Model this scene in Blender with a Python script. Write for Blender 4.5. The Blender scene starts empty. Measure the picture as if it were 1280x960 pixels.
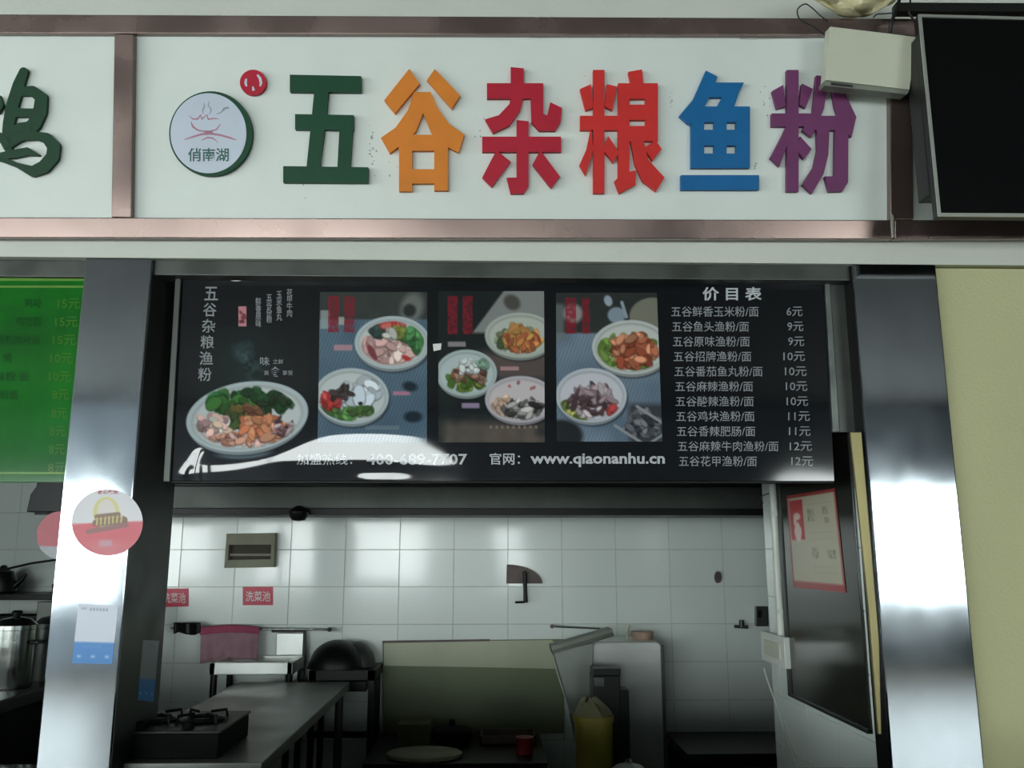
import bpy, bmesh, math, random
import numpy as np
from mathutils import Vector, Matrix, Euler
C = bpy.context.scene.collection
random.seed(7)

# ---------------------------------------------------------------- camera, world, light, exposure
F = 1082.0
CAM = Vector((0, -2.75, 1.6))
cd = bpy.data.cameras.new('camera'); cam = bpy.data.objects.new('camera', cd); C.objects.link(cam)
cam.location = CAM
cam.rotation_euler = Euler((math.radians(101.0), 0, math.radians(-1.48)))
cd.sensor_width = 36; cd.lens = F / 1280 * 36; cd.clip_start = 0.05
bpy.context.scene.camera = cam
ROT = cam.rotation_euler.to_matrix()

w = bpy.data.worlds.new('world'); bpy.context.scene.world = w; w.use_nodes = True
bg = w.node_tree.nodes['Background']
bg.inputs[0].default_value = (0.80, 0.93, 0.92, 1); bg.inputs[1].default_value = 0.09
WINDOW_LIGHT = 17.0          # daylight in the hall windows behind the viewer and the added left one
vs = bpy.context.scene.view_settings
vs.view_transform = 'Standard'; vs.look = 'None'; vs.gamma = 1; vs.use_curve_mapping = False
vs.exposure = -0.12

def ray(px, py):
    return (ROT @ Vector(((px - 640) / F, (480 - py) / F, -1))).normalized()
def hit(px, py, p0, n):
    d = ray(px, py); n = Vector(n)
    return CAM + d * ((Vector(p0) - CAM).dot(n) / d.dot(n))
def W(px, py, Y): return hit(px, py, (0, Y, 0), (0, 1, 0))
def WX(px, py, X): return hit(px, py, (X, 0, 0), (1, 0, 0))
def WZ(px, py, Z): return hit(px, py, (0, 0, Z), (0, 0, 1))

# ---------------------------------------------------------------- materials
def lin(c):
    return tuple(((x + 0.055) / 1.055) ** 2.4 if x > 0.04045 else x / 12.92 for x in c)
def rgb(r, g, b): return lin((r / 255, g / 255, b / 255))
MATS = {}
def mat(name, col, rough=0.5, metal=0.0, nscale=0, namt=0.0, bump=0.0, bscale=None, stretch=(1, 1, 1), ramt=0.0,
        spec=0.5, col2=None, trans=0.0, coat=0.0):
    m = bpy.data.materials.new(name); m.use_nodes = True
    nt = m.node_tree; b = nt.nodes['Principled BSDF']
    b.inputs['Base Color'].default_value = (*col, 1)
    b.inputs['Roughness'].default_value = rough; b.inputs['Metallic'].default_value = metal
    b.inputs['Specular IOR Level'].default_value = spec
    if trans: b.inputs['Transmission Weight'].default_value = trans
    if coat: b.inputs['Coat Weight'].default_value = coat; b.inputs['Coat Roughness'].default_value = 0.08
    if nscale:
        tc = nt.nodes.new('ShaderNodeTexCoord'); mp = nt.nodes.new('ShaderNodeMapping')
        mp.inputs['Scale'].default_value = stretch
        nt.links.new(tc.outputs['Object'], mp.inputs[0])
        n = nt.nodes.new('ShaderNodeTexNoise'); n.inputs['Scale'].default_value = nscale; n.inputs['Detail'].default_value = 5
        nt.links.new(mp.outputs[0], n.inputs['Vector'])
        if namt:
            cr = nt.nodes.new('ShaderNodeValToRGB')
            c2 = col2 or tuple(x * (1 - namt) for x in col)
            cr.color_ramp.elements[0].position = 0.35; cr.color_ramp.elements[1].position = 0.62
            cr.color_ramp.elements[0].color = (*c2, 1); cr.color_ramp.elements[1].color = (*col, 1)
            nt.links.new(n.outputs['Fac'], cr.inputs[0]); nt.links.new(cr.outputs[0], b.inputs['Base Color'])
        if ramt:
            mr = nt.nodes.new('ShaderNodeMapRange'); mr.inputs[3].default_value = max(rough - ramt, 0.02); mr.inputs[4].default_value = rough + ramt
            mr.inputs[1].default_value = 0.3; mr.inputs[2].default_value = 0.7
            nt.links.new(n.outputs['Fac'], mr.inputs[0]); nt.links.new(mr.outputs[0], b.inputs['Roughness'])
        if bump:
            n2 = nt.nodes.new('ShaderNodeTexNoise'); n2.inputs['Scale'].default_value = bscale or nscale
            nt.links.new(mp.outputs[0], n2.inputs['Vector'])
            bp = nt.nodes.new('ShaderNodeBump'); bp.inputs['Strength'].default_value = bump; bp.inputs['Distance'].default_value = 0.01
            nt.links.new(n2.outputs['Fac'], bp.inputs['Height']); nt.links.new(bp.outputs[0], b.inputs['Normal'])
    MATS[name] = m
    return m
def emis(name, col, s):
    m = bpy.data.materials.new(name); m.use_nodes = True; nt = m.node_tree; nt.nodes.clear()
    e = nt.nodes.new('ShaderNodeEmission'); o = nt.nodes.new('ShaderNodeOutputMaterial')
    e.inputs[0].default_value = (*col, 1); e.inputs[1].default_value = s; nt.links.new(e.outputs[0], o.inputs[0])
    return m
def printed(name, rough=0.3, spec=0.5):
    m = bpy.data.materials.new(name); m.use_nodes = True; nt = m.node_tree
    a = nt.nodes.new('ShaderNodeAttribute'); a.attribute_name = 'Col'
    b = nt.nodes['Principled BSDF']; nt.links.new(a.outputs['Color'], b.inputs['Base Color'])
    b.inputs['Roughness'].default_value = rough; b.inputs['Specular IOR Level'].default_value = spec
    return m

m_wall = mat('painted_wall', rgb(204, 208, 198), 0.7, nscale=3, namt=0.05, bump=0.1, bscale=60)
m_yellow = mat('yellow_wall_paint', rgb(190, 189, 147), 0.75, nscale=2.5, namt=0.06, bump=0.25, bscale=90)
m_floor = mat('hall_floor', rgb(120, 112, 100), 0.35, nscale=2, namt=0.15)
m_ceil = mat('hall_ceiling', rgb(84, 84, 80), 0.8, nscale=2, namt=0.05)
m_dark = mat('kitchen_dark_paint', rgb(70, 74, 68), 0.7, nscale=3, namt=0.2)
m_steel = mat('brushed_steel', rgb(176, 184, 190), 0.08, 1.0, nscale=5, bump=0.03, bscale=3.2, ramt=0.03, namt=0.16, stretch=(1, 1, 0.7))
m_frame = mat('tinted_steel_frame', rgb(132, 114, 108), 0.26, 0.8, nscale=4, namt=0.15, bump=0.04, bscale=4, ramt=0.08)
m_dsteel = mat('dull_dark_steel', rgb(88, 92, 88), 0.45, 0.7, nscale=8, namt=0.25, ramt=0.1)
m_grout = mat('grout', rgb(196, 204, 196), 0.9, nscale=30, namt=0.2)
m_tile = mat('glazed_tile', rgb(224, 234, 228), 0.26, nscale=2, bump=0.008, bscale=5, spec=0.7, coat=0.6)
m_signp = mat('white_sign_panel', rgb(214, 222, 216), 0.4, nscale=4, namt=0.05, ramt=0.05)
m_black = mat('black_vinyl', rgb(15, 18, 22), 0.07, nscale=3, ramt=0.02, spec=0.6)
m_text = mat('print_white', rgb(190, 194, 196), 0.08, nscale=40, namt=0.1)
m_textg = mat('print_grey', rgb(146, 150, 153), 0.08, nscale=40, namt=0.15)
m_red = mat('letter_red', rgb(178, 26, 50), 0.5, spec=0.25, nscale=12, namt=0.1)
m_red2 = mat('letter_vermilion', rgb(202, 44, 40), 0.5, spec=0.25, nscale=12, namt=0.08)
m_green = mat('letter_green', rgb(6, 66, 40), 0.5, spec=0.25, nscale=12, namt=0.1)
m_orange = mat('letter_orange', rgb(216, 128, 40), 0.5, spec=0.25, nscale=12, namt=0.08)
m_blue = mat('letter_blue', rgb(6, 98, 154), 0.5, spec=0.25, nscale=12, namt=0.08)
m_purple = mat('letter_purple', rgb(110, 54, 98), 0.5, spec=0.25, nscale=12, namt=0.1)
m_brush = mat('brush_green', rgb(12, 60, 34), 0.5, spec=0.25, nscale=20, namt=0.15)
m_lilac = mat('logo_face', rgb(190, 200, 214), 0.35, nscale=8, namt=0.06)
m_pink = mat('logo_pink', rgb(176, 120, 142), 0.4, nscale=20, namt=0.1)
m_logog = mat('logo_green', rgb(24, 92, 84), 0.4, nscale=20, namt=0.1)
m_grey = mat('logo_grey', rgb(136, 146, 160), 0.4, nscale=20, namt=0.1)
m_gboard = mat('green_acrylic', rgb(12, 112, 22), 0.1, nscale=3, namt=0.25, col2=rgb(8, 84, 20), bump=0.02, bscale=6)
m_gline = mat('green_board_line', rgb(92, 140, 40), 0.35, nscale=10, namt=0.1)
m_gtext = mat('olive_print', rgb(62, 116, 30), 0.12, nscale=20, namt=0.15)
m_gdark = mat('dark_green_print', rgb(8, 74, 22), 0.12, nscale=20, namt=0.1)
m_tv = mat('tv_screen', rgb(8, 8, 10), 0.12, nscale=3, ramt=0.02)
m_tvb = mat('tv_black_plastic', rgb(16, 18, 16), 0.45, nscale=10, namt=0.1)
m_bezel = mat('silver_bezel', rgb(190, 194, 186), 0.35, 0.6, nscale=10, namt=0.05)
m_box = mat('ivory_plastic', rgb(196, 198, 178), 0.4, nscale=5, namt=0.06)
m_boxs = mat('ivory_plastic_edge', rgb(120, 124, 112), 0.5, nscale=8, namt=0.15)
m_cable = mat('black_cable', rgb(18, 20, 20), 0.5, nscale=20, namt=0.1)
m_bag = mat('beige_bag', rgb(206, 200, 160), 0.5, nscale=14, namt=0.15, bump=0.5, bscale=18)
m_brass = mat('brass_trim', rgb(140, 132, 92), 0.4, 0.7, nscale=6, namt=0.15, stretch=(3, 3, 0.4))
m_glassb = mat('dark_board_glass', rgb(34, 36, 30), 0.12, nscale=3, namt=0.15, ramt=0.03)
m_bframe = mat('board_frame', rgb(44, 50, 50), 0.35, 0.5, nscale=8, namt=0.1)
m_white = mat('white_plastic', rgb(214, 218, 210), 0.35, nscale=8, namt=0.06)
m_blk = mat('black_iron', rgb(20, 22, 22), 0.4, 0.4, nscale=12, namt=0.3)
m_table = mat('worn_steel_top', rgb(150, 154, 148), 0.38, 0.35, nscale=5, namt=0.2, ramt=0.1)
m_stove = mat('stove_black', rgb(12, 17, 15), 0.7, 0.0, spec=0.12, nscale=10, namt=0.4)
m_cloth = mat('mauve_cloth', rgb(168, 132, 142), 0.85, nscale=20, namt=0.12, bump=0.3, bscale=60)
m_cloth2 = mat('mauve_cloth_hem', rgb(176, 84, 112), 0.85, nscale=20, namt=0.12)
m_board = mat('beige_green_sheet', rgb(112, 122, 92), 0.5, nscale=3, namt=0.15)  # sheet green, darkened to hold part of the shade
m_beige = mat('beige_frame', rgb(150, 150, 128), 0.6, nscale=9, namt=0.15)
m_slot = mat('brown_slot', rgb(58, 48, 34), 0.6, nscale=12, namt=0.3)
m_label = mat('red_label', rgb(214, 44, 78), 0.4, nscale=9, namt=0.06)
m_ltext = mat('label_text', rgb(236, 214, 216), 0.4, nscale=9, namt=0.05)
m_bucket = mat('yellow_bucket', rgb(128, 118, 40), 0.45, nscale=6, namt=0.15)
m_bagclear = mat('cloudy_plastic', rgb(112, 112, 84), 0.5, nscale=12, namt=0.2, bump=0.5, bscale=25)
m_brown = mat('brown_bracket', rgb(96, 84, 80), 0.5, 0.2, nscale=12, namt=0.3)
m_pot = mat('pot_steel', rgb(170, 176, 170), 0.22, 1.0, nscale=5, namt=0.2, ramt=0.08, stretch=(1, 1, 4))
m_carton = mat('dark_carton', rgb(74, 82, 48), 0.8, nscale=12, namt=0.2)
m_redp = mat('red_plastic', rgb(150, 30, 40), 0.4, nscale=8, namt=0.1)
m_apron = mat('terracotta', rgb(190, 160, 140), 0.6, nscale=8, namt=0.1)
m_dirt = mat('glue_residue', rgb(176, 178, 168), 0.7, nscale=60, namt=0.3)
m_gloss = printed('vinyl_print', 0.07, 0.6)
m_stick = printed('paper_print', 0.35)
m_backlit = emis('daylight_pane', (0.92, 1.0, 0.99), WINDOW_LIGHT)

# ---------------------------------------------------------------- mesh helpers
ORG = {}
def tag(o, label=None, cat=None, group=None, kind=None):
    if label: o['label'] = label
    if cat: o['category'] = cat
    if group: o['group'] = group
    if kind: o['kind'] = kind
    return o
def thing(name, label, cat, loc, group=None):
    o = bpy.data.objects.new(name, None); C.objects.link(o); o.location = loc; o.empty_display_size = 0.05
    ORG[o] = Vector(loc)
    return tag(o, label, cat, group)
class MB:
    def __init__(s): s.v = []; s.f = []
    def box(s, x0, x1, y0, y1, z0, z1):
        return s.hexa([(x0, y0, z0), (x1, y0, z0), (x1, y0, z1), (x0, y0, z1)], (0, y1 - y0, 0))
    def hexa(s, q, vec): return s.prism(q, vec)
    def prism(s, pts, vec):
        n = len(pts); b = len(s.v); vec = Vector(vec)
        s.v += [Vector(p) for p in pts] + [Vector(p) + vec for p in pts]
        s.f.append(tuple(range(b, b + n))); s.f.append(tuple(range(b + 2 * n - 1, b + n - 1, -1)))
        for i in range(n):
            j = (i + 1) % n; s.f.append((b + i, b + n + i, b + n + j, b + j))
        return s
    def poly(s, pts):
        b = len(s.v); s.v += [Vector(p) for p in pts]; s.f.append(tuple(range(b, b + len(pts)))); return s
    def tube(s, path, r, n=10, cap=True):
        path = [Vector(p) for p in path]; rs = r if isinstance(r, (list, tuple)) else [r] * len(path)
        rings = []; up = None
        for i, p in enumerate(path):
            t = (path[min(i + 1, len(path) - 1)] - path[max(i - 1, 0)]).normalized()
            a = t.orthogonal().normalized() if up is None else (up - t * up.dot(t)).normalized()
            up = a; c = t.cross(a); b = len(s.v)
            s.v += [p + (a * math.cos(k * 2 * math.pi / n) + c * math.sin(k * 2 * math.pi / n)) * rs[i] for k in range(n)]
            rings.append(b)
        for i in range(len(rings) - 1):
            for k in range(n):
                k2 = (k + 1) % n; s.f.append((rings[i] + k, rings[i] + k2, rings[i + 1] + k2, rings[i + 1] + k))
        if cap:
            s.f.append(tuple(rings[0] + k for k in range(n - 1, -1, -1))); s.f.append(tuple(rings[-1] + k for k in range(n)))
        return s
    def lathe(s, prof, c, n=32, sx=1, sy=1):
        b = len(s.v); c = Vector(c)
        for r, z in prof:
            for k in range(n):
                a = 2 * math.pi * k / n; s.v.append(c + Vector((r * sx * math.cos(a), r * sy * math.sin(a), z)))
        for i in range(len(prof) - 1):
            for k in range(n):
                k2 = (k + 1) % n; s.f.append((b + i * n + k, b + i * n + k2, b + (i + 1) * n + k2, b + (i + 1) * n + k))
        s.f.append(tuple(b + k for k in range(n - 1, -1, -1)))
        e = b + (len(prof) - 1) * n; s.f.append(tuple(e + k for k in range(n)))
        return s
    def grid(s, fn, nu, nv):
        b = len(s.v)
        for j in range(nv + 1):
            for i in range(nu + 1): s.v.append(Vector(fn(i / nu, j / nv)))
        for j in range(nv):
            for i in range(nu):
                a = b + j * (nu + 1) + i; s.f.append((a, a + 1, a + nu + 2, a + nu + 1))
        return s
    def build(s, name, m, parent=None, smooth=False, bevel=0.0, fixn=True, solid=0.0, org=None, **kw):
        if parent is not None: o_w = ORG[parent]
        elif org is not None: o_w = Vector(org)
        else:
            xs = [v.x for v in s.v]; ys = [v.y for v in s.v]; zs = [v.z for v in s.v]
            o_w = Vector(((min(xs) + max(xs)) / 2, (min(ys) + max(ys)) / 2, min(zs)))
        me = bpy.data.meshes.new(name); me.from_pydata([tuple(v - o_w) for v in s.v], [], s.f); me.materials.append(m)
        if fixn or bevel:
            bm = bmesh.new(); bm.from_mesh(me)
            if fixn: bmesh.ops.recalc_face_normals(bm, faces=bm.faces)
            if bevel:
                es = [e for e in bm.edges if len(e.link_faces) == 2 and e.calc_face_angle(0) > 0.6]
                bmesh.ops.bevel(bm, geom=es, offset=bevel, segments=2, profile=0.6, affect='EDGES', clamp_overlap=True)
            bm.to_mesh(me); bm.free()
        if smooth: me.polygons.foreach_set('use_smooth', [True] * len(me.polygons)); me.set_sharp_from_angle(angle=math.radians(38))
        o = bpy.data.objects.new(name, me); C.objects.link(o)
        if parent is not None: o.parent = parent
        else: o.location = o_w
        ORG[o] = o_w
        if solid:
            md = o.modifiers.new('thick', 'SOLIDIFY'); md.thickness = solid
        return tag(o, **kw)
def box(name, m, x0, x1, y0, y1, z0, z1, parent=None, bevel=0.0, **kw):
    return MB().box(x0, x1, y0, y1, z0, z1).build(name, m, parent, bevel=bevel, **kw)
def struct(name, m, x0, x1, y0, y1, z0, z1, bevel=0, parent=None):
    return box(name, m, x0, x1, y0, y1, z0, z1, parent, bevel, kind='structure' if parent is None else None)

_txt = {}
def text_on(s, fn, m, parent, name='lettering', bold=0.0, line=1.0, label=None, flip=False, vmap=None):
    """flat print: the outline of s is stretched over fn(a, b), a to the right and b upwards in 0..1"""
    cu = bpy.data.curves.new('text', 'FONT'); cu.body = s; cu.offset = bold; cu.space_line = line; cu.resolution_u = 2
    cu.align_x = 'CENTER' if '\n' in s else 'LEFT'
    o = bpy.data.objects.new('text', cu); C.objects.link(o)
    dg = bpy.context.evaluated_depsgraph_get(); dg.update()
    me = o.evaluated_get(dg).to_mesh()
    co = np.array([v.co[:] for v in me.vertices]); fs = [tuple(p.vertices) for p in me.polygons]
    o.evaluated_get(dg).to_mesh_clear(); bpy.data.objects.remove(o); bpy.data.curves.remove(cu)
    mn = co.min(0); mx = co.max(0)
    b = MB(); b.v = [Vector(fn((c[0] - mn[0]) / (mx[0] - mn[0]), (c[1] - mn[1]) / max(mx[1] - mn[1], 1e-6))) for c in co]; b.f = fs
    return b.build(name, m, parent, fixn=False, label=label)

# numpy painting of flat print
def vnoise(X, Y, s, seed=0):
    x = X / s; y = Y / s; xi = np.floor(x).astype(int); yi = np.floor(y).astype(int); fx = x - xi; fy = y - yi
    fx = fx * fx * (3 - 2 * fx); fy = fy * fy * (3 - 2 * fy)
    def h(a, b):
        n = np.sin(a * 127.1 + b * 311.7 + seed * 74.7) * 43758.5453
        return n - np.floor(n)
    return (h(xi, yi) * (1 - fx) + h(xi + 1, yi) * fx) * (1 - fy) + (h(xi, yi + 1) * (1 - fx) + h(xi + 1, yi + 1) * fx) * fy
class Pic:
    def __init__(s, X, Y, base): s.X = X; s.Y = Y; s.C = np.ones(X.shape + (3,)) * np.array(base) / 255.0
    def put(s, mask, col):
        m = np.clip(mask, 0, 1)[..., None]; s.C = s.C * (1 - m) + np.array(col) / 255.0 * m
    def ell(s, cx, cy, rx, ry, col, rot=0, soft=1.2, clip=None, a=1.0):
        c, n = math.cos(rot), math.sin(rot); dx = s.X - cx; dy = s.Y - cy
        u = (dx * c + dy * n) / rx; v = (-dx * n + dy * c) / ry
        m = np.clip((1 - np.sqrt(u * u + v * v)) * min(rx, ry) / soft + 0.5, 0, 1) * a
        if clip is not None: m = m * clip
        s.put(m, col); return m
    def rect(s, x0, y0, x1, y1, col, a=1.0, soft=0.8):
        m = np.clip((s.X - x0) / soft + .5, 0, 1) * np.clip((x1 - s.X) / soft + .5, 0, 1) * np.clip((s.Y - y0) / soft + .5, 0, 1) * np.clip((y1 - s.Y) / soft + .5, 0, 1)
        s.put(m * a, col); return m
    def seg(s, x0, y0, x1, y1, wd, col, a=1.0):
        d = np.array([x1 - x0, y1 - y0], float); L = max((d ** 2).sum(), 1e-6)
        t = np.clip(((s.X - x0) * d[0] + (s.Y - y0) * d[1]) / L, 0, 1)
        r = np.hypot(s.X - x0 - t * d[0], s.Y - y0 - t * d[1]); s.put(np.clip((wd / 2 - r) + .5, 0, 1) * a, col)
    def chunks(s, cx, cy, rx, ry, cols, n, size, seed, clip=None, elong=1.8, soft=1.5):
        r = random.Random(seed)
        for _ in range(n):
            a = r.random() * 6.283; q = math.sqrt(r.random()); x = cx + math.cos(a) * rx * q; y = cy + math.sin(a) * ry * q
            c = r.choice(cols); k = 0.8 + 0.4 * r.random(); sz = size * (0.6 + 0.8 * r.random()); ro = r.random() * 3.14
            s.ell(x, y + 1, sz * elong, sz, tuple(v * k * 0.55 for v in c), ro, soft, clip, 0.8)
            s.ell(x, y, sz * elong * .9, sz * .85, tuple(min(255, v * k) for v in c), ro, soft, clip)
def paint_mesh(name, fn, u0, v0, u1, v1, step, paint, base, m, parent, label=None, polar=None, name_kind=None):
    if polar:
        cx, cy, rx, ry = polar; nr, na = int(max(rx, ry) / step), 72
        R = np.linspace(0.001, 1, nr + 1)[:, None]; A = np.linspace(0, 2 * math.pi, na + 1)[None, :]
        X = cx + rx * R * np.cos(A); Y = cy + ry * R * np.sin(A); nu, nv = na, nr
    else:
        nu = max(2, int((u1 - u0) / step)); nv = max(2, int((v1 - v0) / step))
        X, Y = np.meshgrid(np.linspace(u0, u1, nu + 1), np.linspace(v0, v1, nv + 1))
    p = Pic(X, Y, base); paint(p)
    C_ = np.clip(p.C, 0, 1); L = np.where(C_ > 0.04045, ((C_ + 0.055) / 1.055) ** 2.4, C_ / 12.92)
    b = MB(); xf, yf = X.ravel(), Y.ravel()
    b.v = [fn(xf[i], yf[i]) for i in range(len(xf))]
    for j in range(nv):
        for i in range(nu):
            a = j * (nu + 1) + i; b.f.append((a, a + nu + 1, a + nu + 2, a + 1))
    o = b.build(name, m, parent, fixn=False, label=label)
    at = o.data.attributes.new('Col', 'FLOAT_COLOR', 'POINT')
    at.data.foreach_set('color', np.concatenate([L.reshape(-1, 3), np.ones((L.size // 3, 1))], 1).astype(np.float32).ravel())
    o.data.polygons.foreach_set('use_smooth', [True] * len(o.data.polygons))
    return o

# ---------------------------------------------------------------- setting: hall behind the viewer
ZL = W(612, 326, 0).z          # underside of the lintel
XL0, XL1 = -1.331, -1.1145      # left steel pillar
XR0, XR1 = 1.214, 1.497         # right steel pillar
KB = 2.15                       # kitchen back wall
struct('floor', m_floor, -9, 9, -10.2, KB + .2, -0.1, 0)
struct('ceiling', m_ceil, -9, 9, -10.2, 0.25, 3.75, 3.85)
for n, (x0, x1) in enumerate([(-8.2, -5.3), (-4.5, -1.1), (0.15, 0.75), (4.3, 7.4)]):
    f = MB()
    for a in (x0, x1 - .06): f.box(a, a + .06, -10.0, -9.93, .95, 2.54)
    for a in (.95, 2.48): f.box(x0, x1, -10.0, -9.93, a, a + .06)
    if x1 - x0 > 1: xm = (x0 + x1) / 2; f.box(xm - .03, xm + .03, -10, -9.93, .95, 2.54)
    wo = f.build('window_%d' % (n + 1), m_white, kind='structure')
    MB().box(x0 + .05, x1 - .05, -9.98, -9.97, 1.0, 2.49).build('pane', m_backlit, wo)
wb = MB()
xs = [-9, -8.2, -5.3, -4.5, -1.1, .15, .75, 4.3, 7.4, 9]
wb.box(-9, 9, -10.1, -10.0, 0, .95).box(-9, 9, -10.1, -10.0, 2.54, 3.75)
for i in range(0, 10, 2): wb.box(xs[i], xs[i + 1], -10.1, -10, .95, 2.54)
wb.build('wall_hall', mat('hall_wall_paint', rgb(204, 214, 226), .7, nscale=1.5, namt=.15), kind='structure')

f = MB()  # unseen side window, added to brighten the tiled side wall
for a in (-7.5, -1.5): f.box(-9, -8.93, a, a + .06, .95, 2.54)
for a in (.95, 2.48): f.box(-9, -8.93, -7.5, -1.44, a, a + .06)
wo = f.build('window_5', m_white, kind='structure')
MB().box(-8.98, -8.97, -7.45, -1.49, 1.0, 2.49).build('pane', m_backlit, wo)
MB().box(-9.1, -9, -10.1, .2, 0, .95).box(-9.1, -9, -10.1, .2, 2.54, 3.75).box(-9.1, -9, -10.1, -7.5, .95, 2.54).box(-9.1, -9, -1.44, .2, .95, 2.54).build('wall_hall_left', bpy.data.materials['hall_wall_paint'], kind='structure')

# ---------------------------------------------------------------- front wall, pillars, trims
struct('wall_front', m_wall, -3.6, 3.2, 0.0, 0.22, ZL, 3.75)
struct('wall_right', m_yellow, XR1 - .02, 3.2, 0.015, 0.22, 0, ZL)
struct('wall_left', m_wall, -3.6, -3.0, 0.015, 0.22, 0, ZL)
ztl = W(60, 346, .03).z
struct('trim_1', m_dsteel, -3.0, XL0 + .01, .03, .12, ztl, ZL, .003)
struct('trim_2', m_dsteel, XL1, XR0, .02, .10, W(612, 347, .02).z, ZL, .003)
struct('trim_3', mat('olive_trim', rgb(110, 112, 78), .7, nscale=8, namt=.1), XR1, 3.2, 0.0, .03, W(1220, 334, 0).z, ZL, .002)
pil = thing('steel_pillar', 'brushed steel pillar left of the serving hatch, with round and blue-white stickers', 'pillar', ((XL0 + XL1) / 2, .18, 0))
box('cladding', m_steel, XL0, XL1, 0, .36, 0, ZL - .002, pil, .004)
MB().box(XL1, XL1 + .001, .006, .355, 0, ZL - .004).build('inner_face', m_dsteel, pil, label='inner side of the pillar, its dark reflection put into the colour')  # same cladding; its dark reflection is set as a darker colour
pir = thing('steel_pillar', 'brushed steel pillar right of the serving hatch, beside the yellow wall', 'pillar', ((XR0 + XR1) / 2, .1, 0))
box('cladding', m_steel, XR0, XR1, -.004, .10, 0, ZL - .002, pir, .004)
MB().box(XR0 - .001, XR0, .004, .095, 0, ZL - .004).build('inner_face', m_blk, pir, label='inner side of the pillar, its dark reflection put into a black colour')  # black colour stands in for the dark reflection on this side
# sill panels below the frame; unseen worktops and upstands added to shade the kitchen
sl = thing('counter_panel', 'steel counter front closing the hatch below the kitchen opening, with an added unseen ledge that blocks low light', 'counter', (0, .02, 0))
box('panel', m_steel, XL1 + .003, XR0 - .003, .012, .04, 0, .955, sl, .002)
box('added_worktop', m_dsteel, XL1 + .06, XR0 - .05, -.60, -.006, .84, .87, sl, .003)
box('shade_upstand', m_dsteel, XL1 + .06, XR0 - .05, -.64, -.60, 0, 1.095, sl, .003)
sl2 = thing('counter_panel', 'steel counter ledge at the foot of the left-hand stall, with an added unseen ledge that blocks low light', 'counter', (-2.2, .05, 0))
box('panel', m_steel, -3.0, XL0 - .003, .01, .07, 0, .972, sl2, .002)
box('shade_upstand', m_dsteel, -3.0, -1.75, -.64, -.60, 0, 1.095, sl2, .003)
box('added_worktop', m_dsteel, -3.0, -1.75, -.60, .009, .84, .87, sl2, .003)

# ---------------------------------------------------------------- sign fascia (leans forward)
TL_ = math.radians(10.3)
SN = Vector((0, -math.cos(TL_), -math.sin(TL_)))    # outward
S0 = W(612, 298, -.045)
def S(px, py, off=0.0): return hit(px, py, S0 + SN * off, SN)
PAN = -0.025                                          # panel face, behind the rail face
frame = thing('sign_frame', 'reddish steel frame holding the shop sign panels above the hatch', 'sign frame', S(612, 298))
def bar(pts, d=.05, off=0.0, name='rail', m=m_frame, parent=frame, bev=.003):
    return MB().prism([S(x, y, off) for x, y in pts], -SN * d).build(name, m, parent, bevel=bev)
bar([(-140, 17), (1500, 25), (1500, 45), (-140, 41)])
bar([(-140, 271), (1117, 275), (1117, 299), (-140, 297)])
bar([(1118.5, 275), (1500, 274), (1500, 298), (1118.5, 299)])
bar([(143, 42), (167, 42.5), (164, 272), (139, 271.5)], name='stile')
bar([(1112, 44), (1140, 44), (1142, 274.5), (1113, 274.5)], name='stile')
MB().prism([S(*p, .003) for p in [(1113.5, 266), (1117, 270), (1117.5, 296), (1115.5, 297)]], -SN * .003).build('end_clip', m_bezel, frame, label='bright metal clip at a joint of the lower rail')
# brackets tying the leaning frame to the wall
for px in (300, 900):
    a = S(px, 30, -.05); MB().tube([a, Vector((a.x, .0, a.z + .03))], .012).build('bracket', m_dsteel, frame)

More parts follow.
